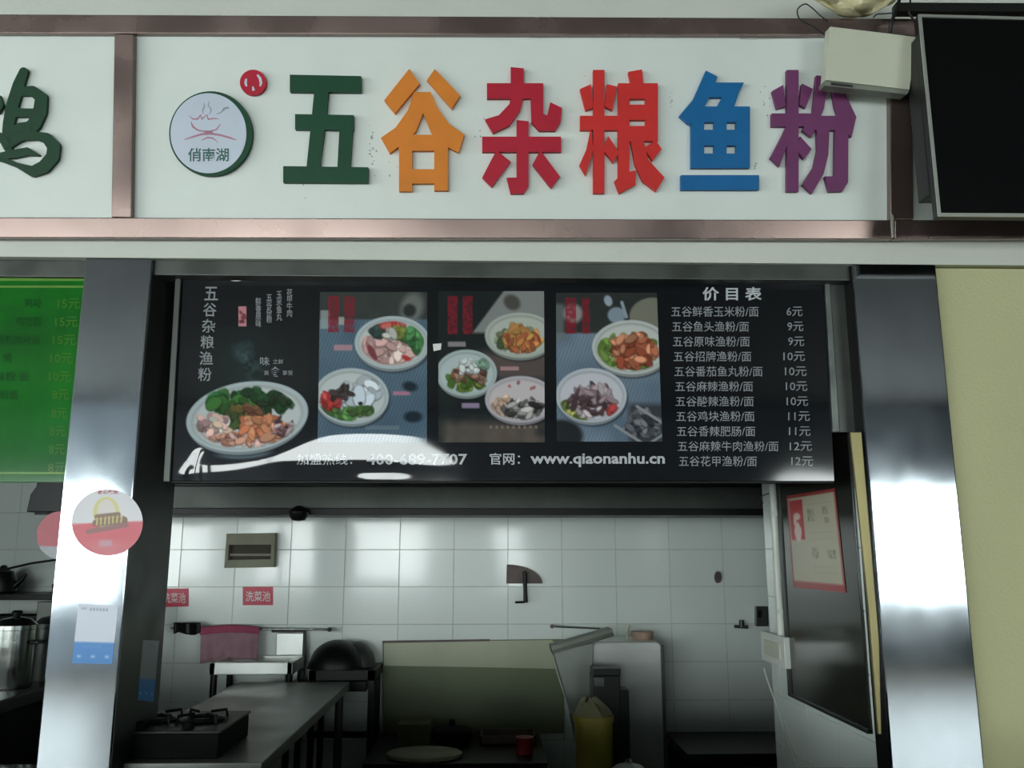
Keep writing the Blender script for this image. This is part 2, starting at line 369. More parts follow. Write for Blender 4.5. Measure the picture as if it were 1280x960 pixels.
sign = thing('signboard', 'white signboard with six large coloured raised Chinese letters and round bowl logo', 'sign', S(640, 275, PAN - .01))
MB().prism([S(x, y, PAN) for x, y in [(160, 36), (1120, 36), (1120, 280), (160, 280)]], -SN * .015).build('panel', m_signp, sign)
def zo(ox, oy, sc): return lambda pts: [(ox + x * sc, oy + y * sc) for x, y in pts]
z1 = zo(340, 60, 380 / 1280); z3 = zo(700, 60, 380 / 1280)
def R4(x0, y0, x1, y1): return [(x0, y0), (x1, y0), (x1, y1), (x0, y1)]
LET = [
 ('green', m_green, z1, [[(75,112),(375,118),(375,186),(75,184)], [(97,278),(343,282),(343,345),(97,342)], [(178,180),(238,180),(228,290),(200,503),(145,503),(166,300)],
   [(286,300),(343,300),(328,505),(275,505)], [(47,497),(405,502),(404,568),(47,566)]]),
 ('orange', m_orange, z1, [[(577,88),(622,150),(517,275),(472,220)], [(685,88),(792,200),(757,255),(652,135)],
   [(597,185),(668,185),(640,262),(606,350),(575,385),(495,443),(458,378),(520,335),(572,262)], [(668,185),(695,250),(745,318),(810,365),(785,440),(700,398),(668,350),(632,265),(600,186)],
   R4(533,365,742,432), R4(535,400,590,603), R4(683,400,741,600), R4(560,510,710,570)]),
 ('crimson', m_red, z1, [[(1005,80),(1060,85),(1060,200),(1045,262),(1000,325),(930,358),(897,300),(955,283),(1000,235),(1006,200)], R4(905,148,1142,212),
   [(1088,150),(1142,150),(1142,278),(1158,284),(1172,228),(1221,252),(1215,310),(1192,348),(1125,348),(1092,312)],
   [(1030,303),(1080,308),(1080,580),(1060,613),(1005,613),(988,546),(1030,545)], R4(885,373,1217,437), [(945,430),(1005,478),(925,585),(885,545)], [(1130,430),(1212,540),(1175,590),(1097,490)]]),
 ('vermilion', m_red2, z3, [[(130,152),(85,172),(108,262),(140,250)], R4(140,92,187,612), [(198,152),(240,162),(220,262),(188,245)], R4(85,285,250,345), [(130,340),(142,425),(108,535),(82,492),(112,425)],
   [(203,370),(250,440),(225,482),(182,430)], [(288,100),(345,90),(352,152),(300,152)], R4(245,148,293,400), R4(360,148,412,390), R4(245,148,412,213), R4(245,238,412,302), R4(245,328,412,392),
   [(245,390),(292,390),(292,520),(320,515),(318,575),(250,612),(230,560),(245,545)], [(296,380),(350,380),(372,470),(440,545),(405,603),(348,560),(316,490)], [(402,388),(428,425),(390,475),(354,420)]]),
 ('blue', m_blue, z3, [[(615,95),(663,120),(645,180),(600,262),(545,322),(503,285),(562,215)], [(632,145),(775,145),(752,190),(738,207),(600,207)], [(590,205),(628,205),(603,247),(560,262)], [(684,205),(752,192),(733,250),(660,250)],
   R4(553,246,800,312), R4(553,344,800,410), R4(553,444,800,505), R4(553,250,607,505), R4(650,250,702,505), R4(743,250,800,505), R4(510,535,838,597)]),
 ('purple', m_purple, z3, [R4(956,92,1005,605), [(895,180),(940,155),(952,245),(915,255)], [(1020,150),(1065,172),(1035,252),(1008,238)], R4(893,275,1068,330), [(956,326),(956,410),(925,498),(887,462),(928,385)],
   [(1012,372),(1060,425),(1028,468),(998,430)], [(1080,115),(1132,120),(1112,255),(1060,375),(1022,345),(1066,265)], [(1135,110),(1178,110),(1205,200),(1248,290),(1228,375),(1192,340),(1160,250)],
   R4(1062,285,1222,345), [(1082,340),(1135,340),(1130,450),(1110,530),(1062,612),(1022,575),(1070,500),(1085,430)], [(1160,340),(1215,340),(1213,565),(1190,603),(1135,605),(1117,540),(1158,540)]]),
]
for nm, m, z, polys in LET:
    b = MB()
    for k, p in enumerate(polys): b.prism([S(x, y, PAN + .019 + .00012 * k) for x, y in z(p)], -SN * .020)
    b.build('letter', m, sign, label='large %s raised Chinese letter' % nm)
def disc(cx, cy, rx, ry, off, d, n=64, f=S, nn=None):
    return MB().prism([f(cx + rx * math.cos(a), cy + ry * math.sin(a), off) for a in [2 * math.pi * k / n for k in range(n)]], -(nn or SN) * d)
lg = disc(263.3, 167, 52, 53, PAN + .018, .018).build('logo_disc', m_green, sign, label='round green-rimmed logo disc')
disc(260.5, 166.5, 47.5, 50, PAN + .0192, .0012).build('logo_face', m_lilac, lg)
zl = zo(200, 80, 140 / 896)
def strokes(b, pts, off, d, f=S):
    for i in range(len(pts) - 1):
        (x0, y0, w0), (x1, y1, w1) = pts[i], pts[i + 1]; L = math.hypot(x1 - x0, y1 - y0) or 1; nx, ny = -(y1 - y0) / L, (x1 - x0) / L
        b.prism([f(x0 + nx * w0 / 2, y0 + ny * w0 / 2, off), f(x1 + nx * w1 / 2, y1 + ny * w1 / 2, off), f(x1 - nx * w1 / 2, y1 - ny * w1 / 2, off), f(x0 - nx * w0 / 2, y0 - ny * w0 / 2, off)], -SN * d)
    for k, (x, y, w_) in enumerate(pts[1:-1] if len(pts) > 2 else []):
        b.prism([f(x + w_ / 2 * math.cos(a), y + w_ / 2 * math.sin(a), off + .00004) for a in [2 * math.pi * q / 14 for q in range(14)]], -SN * d)
def zs(z, pts, sc): return [(*z([(x, y)])[0], w_ * sc) for x, y, w_ in pts]
k_ = 140 / 896
b = MB()
for st in ([(235,415,5),(262,440,10),(300,440,12),(325,405,6)], [(325,405,6),(335,440,10),(375,405,6),(385,442,10),(430,435,10),(470,440,5)], [(248,462,6),(262,500,16),(300,528,14),(340,538,10),(400,538,10),(450,525,10),(482,480,5)],
           [(195,605,6),(260,583,14),(330,562,16),(400,556,18),(480,568,16),(560,590,16),(610,608,6)], [(330,610,4),(380,588,12),(420,592,12),(462,625,4)], [(355,545,24),(420,545,26)]):
    strokes(b, zs(zl, st, k_), PAN + .0200, .0008)
b.build('bowl_emblem', m_pink, lg)
b = MB()
for st in ([(345,400,4),(340,370,9),(355,340,8),(350,310,4)], [(395,400,4),(410,365,9),(385,330,8),(395,300,4)], [(455,400,6),(490,385,8),(515,355,16),(550,348,14)]): strokes(b, zs(zl, st, k_), PAN + .0200, .0008)
b.build('steam_and_spoon', m_grey, lg)
def bb(f, x0, y0, x1, y1, off, skew=0.0):
    return lambda a, t: f(x0 + (x1 - x0) * a + skew * (1 - t), y1 + (y0 - y1) * t, off)
text_on('俏南湖', bb(S, 235, 185, 286, 202, PAN + .0202), m_logog, lg, bold=.018)
rg = disc(316.3, 103, 16.5, 16, PAN + .014, .014, 40).build('registered_mark', m_red, sign, label='small round red raised mark beside the logo')
b = MB()
strokes(b, zs(zl, [(690,118,14),(684,150,20),(692,178,14)], k_), PAN + .0148, .0008); strokes(b, zs(zl, [(778,85,14),(800,115,22),(808,150,22),(800,178,10)], k_), PAN + .0148, .0008)
strokes(b, zs(zl, [(742,180,12),(748,212,24)], k_), PAN + .0148, .0008)
b.build('mark_strokes', m_lilac, rg)
# glue residue and dirt left on the white panel, peeling film edge
b = MB(); r = random.Random(3)
for cx, cy, n in ((467, 190, 12), (465, 165, 7), (490, 215, 3), (600, 160, 5), (955, 120, 5), (958, 142, 4), (560, 125, 3), (735, 110, 2), (380, 240, 3), (840, 120, 5), (945, 212, 3), (1010, 205, 4)):
    for _ in range(n):
        x = cx + r.gauss(0, 3); y = cy + r.gauss(0, 9); q = r.uniform(.5, 1.6)
        b.prism([S(x + q * math.cos(a) * r.uniform(.7, 1.2), y + q * math.sin(a), PAN + .0006) for a in [k * 1.047 for k in range(6)]], -SN * .0006)
b.build('glue_residue', m_dirt, sign, kind='stuff')
MB().prism([S(*p, PAN + .002) for p in [(672, 44), (738, 42.5), (738, 46), (672, 47.5)]], -SN * .002).build('film_edge', m_bezel, sign)
MB().prism([S(*p, PAN + .002) for p in [(925, 46), (1010, 43.5), (1010, 48), (925, 49)]], -SN * .002).build('film_edge', m_bezel, sign)

sg2 = thing('signboard', 'white neighbouring signboard with dark green brush writing, left of the divider', 'sign', S(60, 275, PAN - .01))
MB().prism([S(x, y, PAN) for x, y in [(-140, 34), (150, 35), (150, 280), (-140, 280)]], -SN * .015).build('panel', m_signp, sg2)
zc = zo(0, 70, 100 / 565); kc = 100 / 565; b = MB()
for i, st in enumerate(([(162,88,10),(165,110,62),(130,200,80),(90,330,85),(60,470,80),(50,600,80),(60,680,40)], [(120,250,60),(230,245,70),(290,295,85),(280,390,95),(240,480,95),(160,550,90),(60,595,80)],
           [(80,395,70),(170,400,60),(240,400,60)], [(60,540,60),(140,500,60),(220,500,80)], [(60,640,30),(150,575,40),(260,562,60),(330,580,75),(378,640,90),(370,710,90),(310,780,90),(230,815,75),(120,770,35),(0,722,40),(-60,705,60)],
           [(0,705,45),(100,690,60),(190,672,55),(275,700,10)], [(-20,560,60),(30,600,60),(50,650,50)], [(-40,300,90),(-8,345,60),(-40,390,60)])):
    strokes(b, zs(zc, st, kc), PAN + .014 + i * .0003, .014)
b.build('brush_writing', m_brush, sg2, label='dark green raised brush letter, cut by the picture edge')
sg3 = thing('signboard', 'blank white sign panel half hidden behind the television', 'sign', S(1300, 275, PAN - .01))
MB().prism([S(x, y, PAN) for x, y in [(1130, 38), (1500, 40), (1500, 280), (1130, 280)]], -SN * .015).build('panel', m_signp, sg3)

# ---------------------------------------------------------------- television, router, cables, bag
YT = -.30
tv = thing('television', 'wall-hung black flat television with thin silver bezel, right of the sign', 'television', W(1350, 271, YT))
def TVp(px, py, dy=0):
    p = W(px, py, YT); return p + Vector((0, dy, 0))
c4 = [(1147, 19), (1580, 30), (1590, 274), (1172, 271)]
MB().prism([TVp(*p) for p in c4], (0, .028, 0)).build('casing', m_tvb, tv, bevel=.003)
MB().prism([TVp(*p, .028) for p in [(1150, 40), (1560, 48), (1570, 240), (1168, 238)]], (0, .075, 0)).build('rear_housing', m_tvb, tv, bevel=.004)
i4 = [(1151, 22.5), (1575, 33), (1585, 269.5), (1175, 267)]
b = MB(); o4 = [TVp(*p, -.006) for p in c4]; q4 = [TVp(*p, -.006) for p in i4]
for i in range(4): j = (i + 1) % 4; b.prism([o4[i], o4[j], q4[j], q4[i]], (0, .006, 0))
b.build('bezel', m_bezel, tv)
MB().prism([TVp(*p, -.002) for p in i4], (0, .002, 0)).build('screen', m_tv, tv)
b = MB(); b.prism([W(x, y, -.24) for x, y in [(1120, 3), (1500, 5), (1500, 15), (1120, 14)]], (0, .03, 0))
p = W(1250, 9, -.21)
b.box(p.x - .02, p.x + .02, -.22, 0.0, p.z - .03, p.z); b.build('mounting_bar', m_tvb, tv, label='black bar from which the television hangs')

YR = -.20
rt = thing('network_box', 'tilted ivory plastic box hung over the sign corner beside the television', 'box', W(1084, 113, YR))
MB().prism([S(x, y, .085) for x, y in [(1038, 33), (1146, 46), (1137, 112), (1032, 100)]], -SN * .045).build('case', m_box, rt, bevel=.002)
MB().prism([S(x, y, .083) for x, y in [(1031, 101), (1137, 112.5), (1134, 118), (1031, 107)]], -SN * .05).build('base_strip', m_boxs, rt, bevel=.001, label='dark grey underside edge')
MB().prism([S(x, y, .086) for x, y in [(1039, 103), (1066, 106), (1066, 109), (1039, 106)]], -SN * .01).build('port', m_cable, rt)
MB().tube([S(1085, 70, .04), S(1085, 70, -.0)], .015).build('bracket', m_dsteel, rt)
def cable(label, pts, r, name='cable', cat='cable', m=m_cable, group=None):
    P = [Vector(p) for p in pts]; out = []
    for i in range(len(P) - 1):
        a, b_, c, d = P[max(i - 1, 0)], P[i], P[i + 1], P[min(i + 2, len(P) - 1)]
        for k in range(6):
            t = k / 6; out.append(.5 * ((2 * b_) + (-a + c) * t + (2 * a - 5 * b_ + 4 * c - d) * t * t + (-a + 3 * b_ - 3 * c + d) * t ** 3))
    out.append(P[-1])
    return MB().tube(out, r, 8).build(name, m, smooth=True, org=P[0], label=label, cat=cat)
cable('thick black cable dropping onto the ivory box beside the television', [S(1127, -30, .04), S(1124, 0, .05), S(1118, 18, .07), S(1114, 30, .075), S(1112, 42, .065)], .006)
cable('thin black cable looping right of the thick one, by the television corner', [S(1140, -30, .04), S(1138, 0, .05), S(1136, 14, .06), S(1140, 22, .06), S(1147, 32, .05)], .0035)
cable('thin wire loop above the sign frame, left of the beige bag', [S(1036, 48, .03), S(1018, 34, .05), S(1000, 24, .05), S(997, 12, .045), S(1006, 5, .045), S(1014, 9, .045), S(1026, 20, .055), S(1034, 26, .04)], .0022)
cable('short black lead sagging behind the ivory box', [S(1092, 22, .02), S(1096, 18, .04), S(1108, 17, .05), S(1120, 16, .06)], .0022)
def bagf(u, v):
    x = 1010 + 118 * u; e = math.sin(math.pi * u) ** .7; y = -26 + 47 * v * e + (1 - e) * 12
    nz = .02 * math.sin(9 * u + 4 * v) * math.cos(7 * v + 3 * u) + .012 * math.sin(23 * u - 9 * v)
    return S(x, y, .0 + .045 * math.sin(math.pi * u) * math.sin(math.pi * min(1, v)) + nz)
MB().grid(bagf, 28, 14).build('plastic_bag', m_bag, smooth=True, solid=.006, label='crumpled beige plastic bag on top of the sign frame', cat='bag')

# ---------------------------------------------------------------- menu banner
YB = .075
def smn(a): a = np.clip(a, 0, 1); return a * a * (3 - 2 * a)
GX, GY = np.meshgrid(np.arange(190, 1071, 1.0), np.arange(340, 611, 1.0))
# slope of the hanging vinyl: slack waves near its lower edge, dents along the top edge
yc_ = 588 - 26 * smn((GX - 235) / 175) - 4 * np.sin((GX - 390) / 40); hw_ = 3.5 + 13 * smn((GX - 330) / 90)
phi = .072 * smn((GY - yc_ + hw_ + 4) / 8) * smn((yc_ + hw_ + 4 - GY) / 8) * smn((GX - 228) / 20) * smn((600 - GX) / 90)
phi += .075 * smn((GY - 590) / 5) * smn((600 - GY) / 4) * smn((GX - 440) / 20) * smn((520 - GX) / 30)
phi += .012 * np.sin(GX / 70) * smn((GY - 500) / 60)
phi += .11 * np.exp(-((GX - 242 + (GY - 575) * .6) / 7) ** 2) * smn((GY - 556) / 10) * smn((596 - GY) / 8)
DT = np.cumsum(phi, 0) / 393.0
DT -= .0065 * np.exp(-((GX - 295) / 11) ** 2 - ((GY - 345) / 4) ** 2) + .011 * np.exp(-((GX - 832) / 26) ** 2 - ((GY - 345) / 5) ** 2)
DT += .0022 * np.sin((GX - 228) / 258 + .4) * np.sin((GY - 347) / 77)
def bdisp(px, py):
    x = min(max(px - 190, 0), 879.0); y = min(max(py - 340, 0), 269.0); i, j = int(y), int(x); fy, fx = y - i, x - j
    return (DT[i, j] * (1 - fx) + DT[i, j + 1] * fx) * (1 - fy) + (DT[i + 1, j] * (1 - fx) + DT[i + 1, j + 1] * fx) * fy
def B(px, py, off=0.0):
    p = W(px, py, YB); return Vector((p.x, p.y + bdisp(px, py) - off, p.z))
ban = thing('menu_banner', 'glossy black hanging menu banner with food photos and white price list', 'menu', B(630, 601))
def bansheet(u, v):
    y = 347 + v * 254; xl = 228 - 13 * v; xr = 1030 + 13 * v; return B(xl + (xr - xl) * u, y)
MB().grid(bansheet, 270, 170).build('vinyl_sheet', m_black, ban, smooth=True, solid=.0, fixn=False)
MB().tube([B(226, 345.5, 0) + Vector((0, .012, 0)), B(1031, 345.5, 0) + Vector((0, .012, 0))], .006, 12).build('top_rod', m_dsteel, ban)
MB().tube([B(214, 602.5, 0) + Vector((0, .008, 0)), B(1043, 602.5, 0) + Vector((0, .008, 0))], .005, 12).build('bottom_rod', m_blk, ban)
def bt(s, x0, y0, x1, y1, m=m_textg, bold=.006, skew=0, **kw): return text_on(s, bb(B, x0, y0, x1, y1, .0012, skew), m, ban, bold=bold, **kw)
bt('价 目 表', 878, 359, 952, 376, m_text, .022, label='banner heading of the price list')
rows = [('五谷鲜香玉米粉/面', '6元', 839, 948, 983, 1003), ('五谷鱼头渔粉/面', '9元', 840, 936, 984, 1004), ('五谷原味渔粉/面', '9元', 841, 937, 985, 1005), ('五谷招牌渔粉/面', '10元', 842, 939, 979, 1006),
        ('五谷番茄鱼丸粉/面', '10元', 843, 953, 981, 1008), ('五谷麻辣渔粉/面', '10元', 844, 941, 982, 1009), ('五谷酸辣渔粉/面', '10元', 844.5, 942, 983, 1010), ('五谷鸡块渔粉/面', '11元', 845, 943, 985, 1012),
        ('五谷香辣肥肠/面', '11元', 846, 944, 986, 1013), ('五谷麻辣牛肉渔粉/面', '12元', 847, 973, 987, 1015), ('五谷花甲渔粉/面', '12元', 848.5, 946, 989, 1016.5)]
for i, (a, p_, x0, x1, x2, x3) in enumerate(rows):
    yc = 389.5 + 18.7 * i
    bt(a, x0, yc - 6.5, x1, yc + 6.5, bold=.006); bt(p_, x2, yc - 6, x3, yc + 6, bold=.006)
bt('加盟热线：', 371, 567, 440, 581, m_text, .006)
bt('400-689-7707', 458, 567, 584, 581, m_text, .02)
bt('官网：', 612, 566, 650, 581, m_text, .01)
bt('www.qiaonanhu.cn', 663, 566, 831, 584, m_text, .028)
for i, ch in enumerate('五谷杂粮渔粉'):
    xc = 264 - i * 1.6; yc = 367 + i * 20.2
    bt(ch, xc - 8.5, yc - 8.5, xc + 8.5, yc + 8.5, m_textg, .012)
for s_, x, y0, y1 in (('鲜香原味', 323, 372, 409), ('五谷杂粮', 336.5, 368, 404), ('玉米鱼丸', 349, 364, 401), ('花甲牛肉', 362, 361, 396)):
    bt('\n'.join(s_), x - 3.6, y0, x + 3.6, y1, m_textg, .01, line=.9)
bt('味', 325, 446, 337, 457, m_textg, .01); bt('之鲜', 341, 449, 354, 455, m_textg, .01); bt('食', 338, 458, 350, 471, m_textg, .02); bt('美', 330, 463, 336, 469, m_textg, .01); bt('享受', 353, 463, 366, 469, m_textg, .01)

G1, G2, RD, WH, PK, BR, OR_, DK = (58, 104, 48), (30, 66, 34), (176, 52, 50), (206, 204, 196), (214, 178, 170), (120, 78, 58), (206, 138, 100), (44, 38, 36)
def bowl(p, cx, cy, rx, ry, rot=0, clip=None, rim=(176, 188, 192), inner=(190, 198, 198), food=None):
    p.ell(cx + 1.5, cy + 4, rx, ry, (20, 24, 30), rot, 3, clip, .6)
    p.ell(cx, cy + 2.5, rx * .985, ry, tuple(v * .72 for v in rim), rot, 1.2, clip)
    p.ell(cx, cy, rx, ry * .97, rim, rot, 1.2, clip)
    p.ell(cx, cy + .5, rx * .93, ry * .89, tuple(v * .86 for v in inner), rot, 1.5, clip)
    p.ell(cx, cy + 1.5, rx * .88, ry * .83, inner, rot, 2.5, clip)
def steam(p):
    n = vnoise(p.X, p.Y, 9, 2) * .6 + vnoise(p.X, p.Y, 4, 5) * .4
    m = np.exp(-((p.X - 310 - 8 * np.sin(p.Y / 9)) / 12) ** 2) * np.clip((p.Y - 410) / 30, 0, 1) * np.clip((485 - p.Y) / 20, 0, 1)
    p.put(m * (n > .35) * (n - .2) * 1.3, (110, 132, 140))
    m = np.exp(-((p.X - 300) / 45) ** 2 - ((p.Y - 470) / 60) ** 2); p.put(m * .5, (22, 52, 46))
def pic0(p):
    steam(p)
    bowl(p, 309, 521, 76.5, 45, -.14)
    p.ell(305, 566, 34, 8, (120, 140, 150), -.05, 4, None, .7); bowl(p, 309, 521, 76.5, 44.5, -.14)
    cl = np.clip((1 - np.hypot((p.X - 307) / 68, (p.Y - 521) / 41)) * 8, 0, 1)
    p.chunks(300, 505, 40, 17, [G1, G2, (44, 112, 56)], 60, 6, 1, cl, 1.4)
    p.chunks(345, 500, 22, 14, [G2, (40, 60, 34)], 40, 4, 2, cl)
    p.chunks(308, 517, 20, 9, [BR, (104, 92, 50), (132, 96, 66)], 40, 3, 3, cl)
    p.chunks(287, 525, 16, 9, [(64, 76, 40), G2], 22, 4, 31, cl)
    p.chunks(265, 535, 22, 15, [WH, PK, (196, 170, 150), (150, 120, 120)], 46, 4.5, 4, cl, 1.6)
    p.chunks(300, 551, 36, 9, [PK, (190, 140, 120), (160, 110, 96)], 40, 3.5, 5, cl)
    p.chunks(330, 535, 27, 14, [OR_, (224, 160, 128), (196, 118, 84)], 60, 4.6, 6, cl, 1.9)
    p.chunks(356, 533, 12, 12, [(150, 110, 110), (90, 60, 66), (190, 170, 170)], 22, 2.4, 7, cl, 2.6)
def mat_bg(p, x0, y0, x1, y1, top, a=(96, 120, 136), b=(66, 88, 104)):
    m = np.clip((p.Y - top) / 3, 0, 1); st = .5 + .5 * np.sin((p.X * .94 + p.Y * .35) * 1.55)
    p.put(m, a); p.put(m * st * .7, b); p.put(m * vnoise(p.X, p.Y, 22, 8) * .5, (60, 80, 96))
def redtext(p, cols, y0, y1, a=.8, col=(136, 30, 44)):
    for x0, x1 in cols:
        n = vnoise(p.X, p.Y, 3, int(x0)); m = p.rect.__func__
        msk = (p.X > x0) * (p.X < x1) * (p.Y > y0) * (p.Y < y1) * np.clip(.35 + n, 0, 1); p.put(msk * a, col)
def pic1(p):
    p.put(vnoise(p.X, p.Y, 12, 4), (58, 64, 60)); mat_bg(p, 0, 0, 0, 0, 398)
    p.ell(515, 385, 14, 20, (120, 124, 120), .3, 8, None, .8); p.ell(512, 388, 8, 8, (40, 48, 46), 0, 4)
    p.rect(401, 388, 413, 411, (150, 160, 160), .8); p.rect(424, 396, 431, 406, (170, 172, 160), .8)
    redtext(p, [(411, 424), (431, 444)], 370, 415)
    p.rect(418, 431, 441, 438, (176, 136, 146), .9); p.rect(492, 489, 513, 494, (180, 120, 140), .9)
    p.ell(513, 483, 9, 6, (26, 40, 50), .2, 4); p.ell(517, 521, 11, 7, (26, 40, 50), 0, 4); p.rect(458, 532, 500, 537, (140, 150, 158), .35)
    bowl(p, 491, 428, 47, 34); cl = np.clip((1 - np.hypot((p.X - 491) / 40, (p.Y - 429) / 28)) * 8, 0, 1)
    p.chunks(486, 435, 34, 20, [PK, (224, 196, 188), (200, 160, 156)], 70, 4.5, 11, cl)
    p.chunks(472, 412, 10, 6, [(60, 80, 76)], 12, 4, 12, cl); p.chunks(494, 405, 14, 5, [RD, (210, 110, 100)], 14, 4, 13, cl)
    p.chunks(500, 417, 8, 7, [(120, 130, 60)], 12, 4, 14, cl); p.chunks(523, 420, 11, 16, [(54, 110, 60), (90, 150, 90)], 26, 4, 15, cl, 2)
    p.chunks(487, 417, 5, 6, [WH], 6, 4, 16, cl); p.ell(466, 441, 4, 13, (120, 60, 66), -.5, 2, cl); p.ell(509, 448, 7, 3, RD, .5, 2, cl)
    bowl(p, 441, 495, 46, 36, .05); cl = np.clip((1 - np.hypot((p.X - 440) / 42, (p.Y - 495) / 32)) * 8, 0, 1)
    p.chunks(450, 488, 26, 18, [(200, 208, 214), (184, 194, 204)], 30, 7, 21, cl)
    p.chunks(422, 519, 22, 8, [(70, 124, 66), (100, 150, 80), (80, 110, 60)], 40, 4, 22, cl); p.chunks(452, 514, 16, 4, [(80, 110, 60)], 20, 3, 23, cl)
    p.chunks(412, 500, 11, 10, [RD, (190, 80, 80)], 22, 3, 24, cl, 2.2); p.chunks(428, 490, 12, 6, [DK, (70, 60, 60)], 16, 3, 25, cl, 2); p.ell(452, 504, 3, 2, DK, 0, 1, cl)
def pic2(p):
    p.put(np.clip(vnoise(p.X, p.Y, 20, 4), 0, 1) * .6, (34, 42, 42)); p.rect(600, 440, 690, 475, (92, 80, 78), .9, 14)
    p.rect(556, 528, 672, 556, (96, 86, 78), .8, 12); p.put(np.clip((p.Y - 515) / 30, 0, 1) * vnoise(p.X, p.Y, 10, 9) * .7, (104, 92, 82))
    m = np.clip(((p.X - 598) + (p.Y - 404) * .75) / 3, 0, 1) * np.clip((418 - p.Y) / 4, 0, 1); p.put(m, (128, 132, 130)); p.ell(640, 378, 11, 9, (76, 74, 70), .6, 4)
    redtext(p, [(560, 572), (578, 591)], 370, 418, .85)
    p.rect(560, 427, 582, 433, (150, 140, 146), .9); p.rect(625, 458, 648, 463, (176, 136, 136), .9); p.rect(577, 504, 599, 510, (160, 140, 170), .9)
    bowl(p, 650, 419, 44, 29, 0, None, (170, 178, 170), (176, 182, 172)); cl = np.clip((1 - np.hypot((p.X - 648) / 36, (p.Y - 421) / 23)) * 8, 0, 1)
    p.chunks(645, 424, 25, 15, [(72, 90, 64), (130, 140, 110)], 40, 4, 41, cl); p.chunks(652, 423, 20, 14, [(204, 150, 84), (190, 128, 70), (160, 90, 60)], 70, 3.4, 42, cl, 2.2)
    bowl(p, 583, 466, 38, 30, 0, None, (170, 184, 182), (176, 190, 190)); cl = np.clip((1 - np.hypot((p.X - 583) / 34, (p.Y - 466) / 26)) * 8, 0, 1)
    p.chunks(584, 474, 22, 14, [(96, 124, 44), (120, 140, 60), (70, 100, 40)], 50, 4, 43, cl); p.chunks(588, 466, 19, 10, [(110, 70, 60), (150, 120, 100)], 34, 3.5, 44, cl)
    p.chunks(586, 458, 12, 9, [(208, 216, 214)], 22, 3.6, 45, cl, 1.4); p.chunks(604, 455, 6, 6, [(120, 150, 130)], 8, 3, 46, cl)
    bowl(p, 650, 499, 44, 30, 0, None, (180, 176, 184), (196, 188, 190)); cl = np.clip((1 - np.hypot((p.X - 650) / 40, (p.Y - 500) / 26)) * 8, 0, 1)
    p.chunks(628, 508, 14, 10, [(206, 178, 160), (180, 150, 130)], 26, 3.5, 47, cl); p.chunks(652, 511, 24, 10, [(56, 54, 54), (196, 192, 188), (90, 88, 86)], 70, 2.8, 48, cl, 2.4)
    p.chunks(655, 482, 20, 6, [(190, 110, 110)], 4, 1.6, 49, cl, 1.3)
    for i in range(9): p.rect(612 + i * 7, 532, 614.5 + i * 7, 535.5, (170, 150, 130), .6)
def pic3(p):
    p.put(vnoise(p.X, p.Y, 14, 3) * .8, (50, 56, 52)); mat_bg(p, 0, 0, 0, 0, 415, (126, 142, 158), (96, 112, 128))
    p.rect(690, 380, 705, 425, (110, 116, 116), .7, 5); p.ell(716, 392, 12, 12, (140, 136, 134), 0, 5)
    redtext(p, [(707, 720), (728, 736)], 372, 417)
    p.ell(760, 376, 5, 7, (150, 162, 174), -.3, 2); p.ell(770, 394, 11, 10, (130, 144, 156), 0, 2.5); p.seg(777, 378, 782, 396, 4, (140, 152, 164))
    p.ell(816, 396, 30, 24, (118, 118, 106), 0, 2); p.rect(782, 505, 830, 556, (56, 58, 62), .9, 8)
    p.chunks(800, 530, 22, 16, [(88, 90, 96), (52, 54, 60), (120, 122, 128)], 60, 3, 60)
    p.seg(792, 508, 830, 534, 3.5, (140, 144, 148)); p.seg(765, 532, 800, 556, 3.5, (140, 144, 148)); p.seg(806, 554, 830, 538, 3, (140, 144, 148)); p.ell(700, 545, 26, 20, (34, 38, 40), 0, 5)
    bowl(p, 787, 434, 48, 35, 0, None, (186, 192, 190), (190, 194, 190)); cl = np.clip((1 - np.hypot((p.X - 787) / 42, (p.Y - 437) / 28)) * 8, 0, 1)
    p.chunks(782, 438, 38, 22, [(104, 140, 60), (130, 160, 84)], 60, 5, 61, cl); p.chunks(790, 437, 27, 20, [(176, 104, 76), (150, 76, 54), (204, 140, 108)], 90, 4, 62, cl, 1.8)
    bowl(p, 737, 494, 43, 35, 0, None, (184, 192, 200), (194, 196, 204)); cl = np.clip((1 - np.hypot((p.X - 736) / 39, (p.Y - 498) / 29)) * 8, 0, 1)
    p.chunks(712, 514, 17, 12, [(120, 140, 70), (80, 100, 50), (190, 190, 110)], 40, 3.4, 63, cl); p.chunks(738, 500, 24, 18, [(196, 182, 186), (86, 66, 70), (160, 140, 146)], 90, 3, 64, cl, 2.3)
    p.chunks(762, 512, 6, 5, [(196, 80, 80)], 8, 3.4, 65, cl)
def pz(x0, x1, y0, y1, dx0, dx1):
    def f(x, y):
        t = (y - y0) / (y1 - y0); return B(x + (dx0 + (dx1 - dx0) * (x - x0) / (x1 - x0)) * t, y, .0008)
    return f
paint_mesh('food_photo', lambda x, y: B(x, y, .0008), 228, 408, 388, 576, 1.1, pic0, (17, 20, 24), m_gloss, ban, 'large printed bowl of noodles with greens and prawns')
paint_mesh('food_photo', pz(400, 534, 365, 553, -3, -.5), 400, 365, 534, 553, 1.1, pic1, (50, 56, 54), m_gloss, ban, 'printed photo panel with two bowls on a blue mat')
paint_mesh('food_photo', pz(548, 680, 364, 553, 0, 1), 548, 364, 680, 553, 1.1, pic2, (24, 30, 32), m_gloss, ban, 'printed photo panel with three bowls on a dark table')
paint_mesh('food_photo', pz(695, 821, 366, 552, 1, 7), 695, 366, 821, 552, 1.1, pic3, (44, 48, 48), m_gloss, ban, 'printed photo panel with two bowls and small white jugs')
def seal(p): p.chunks(303, 396, 3, 10, [(120, 60, 66)], 8, 1.2, 5)
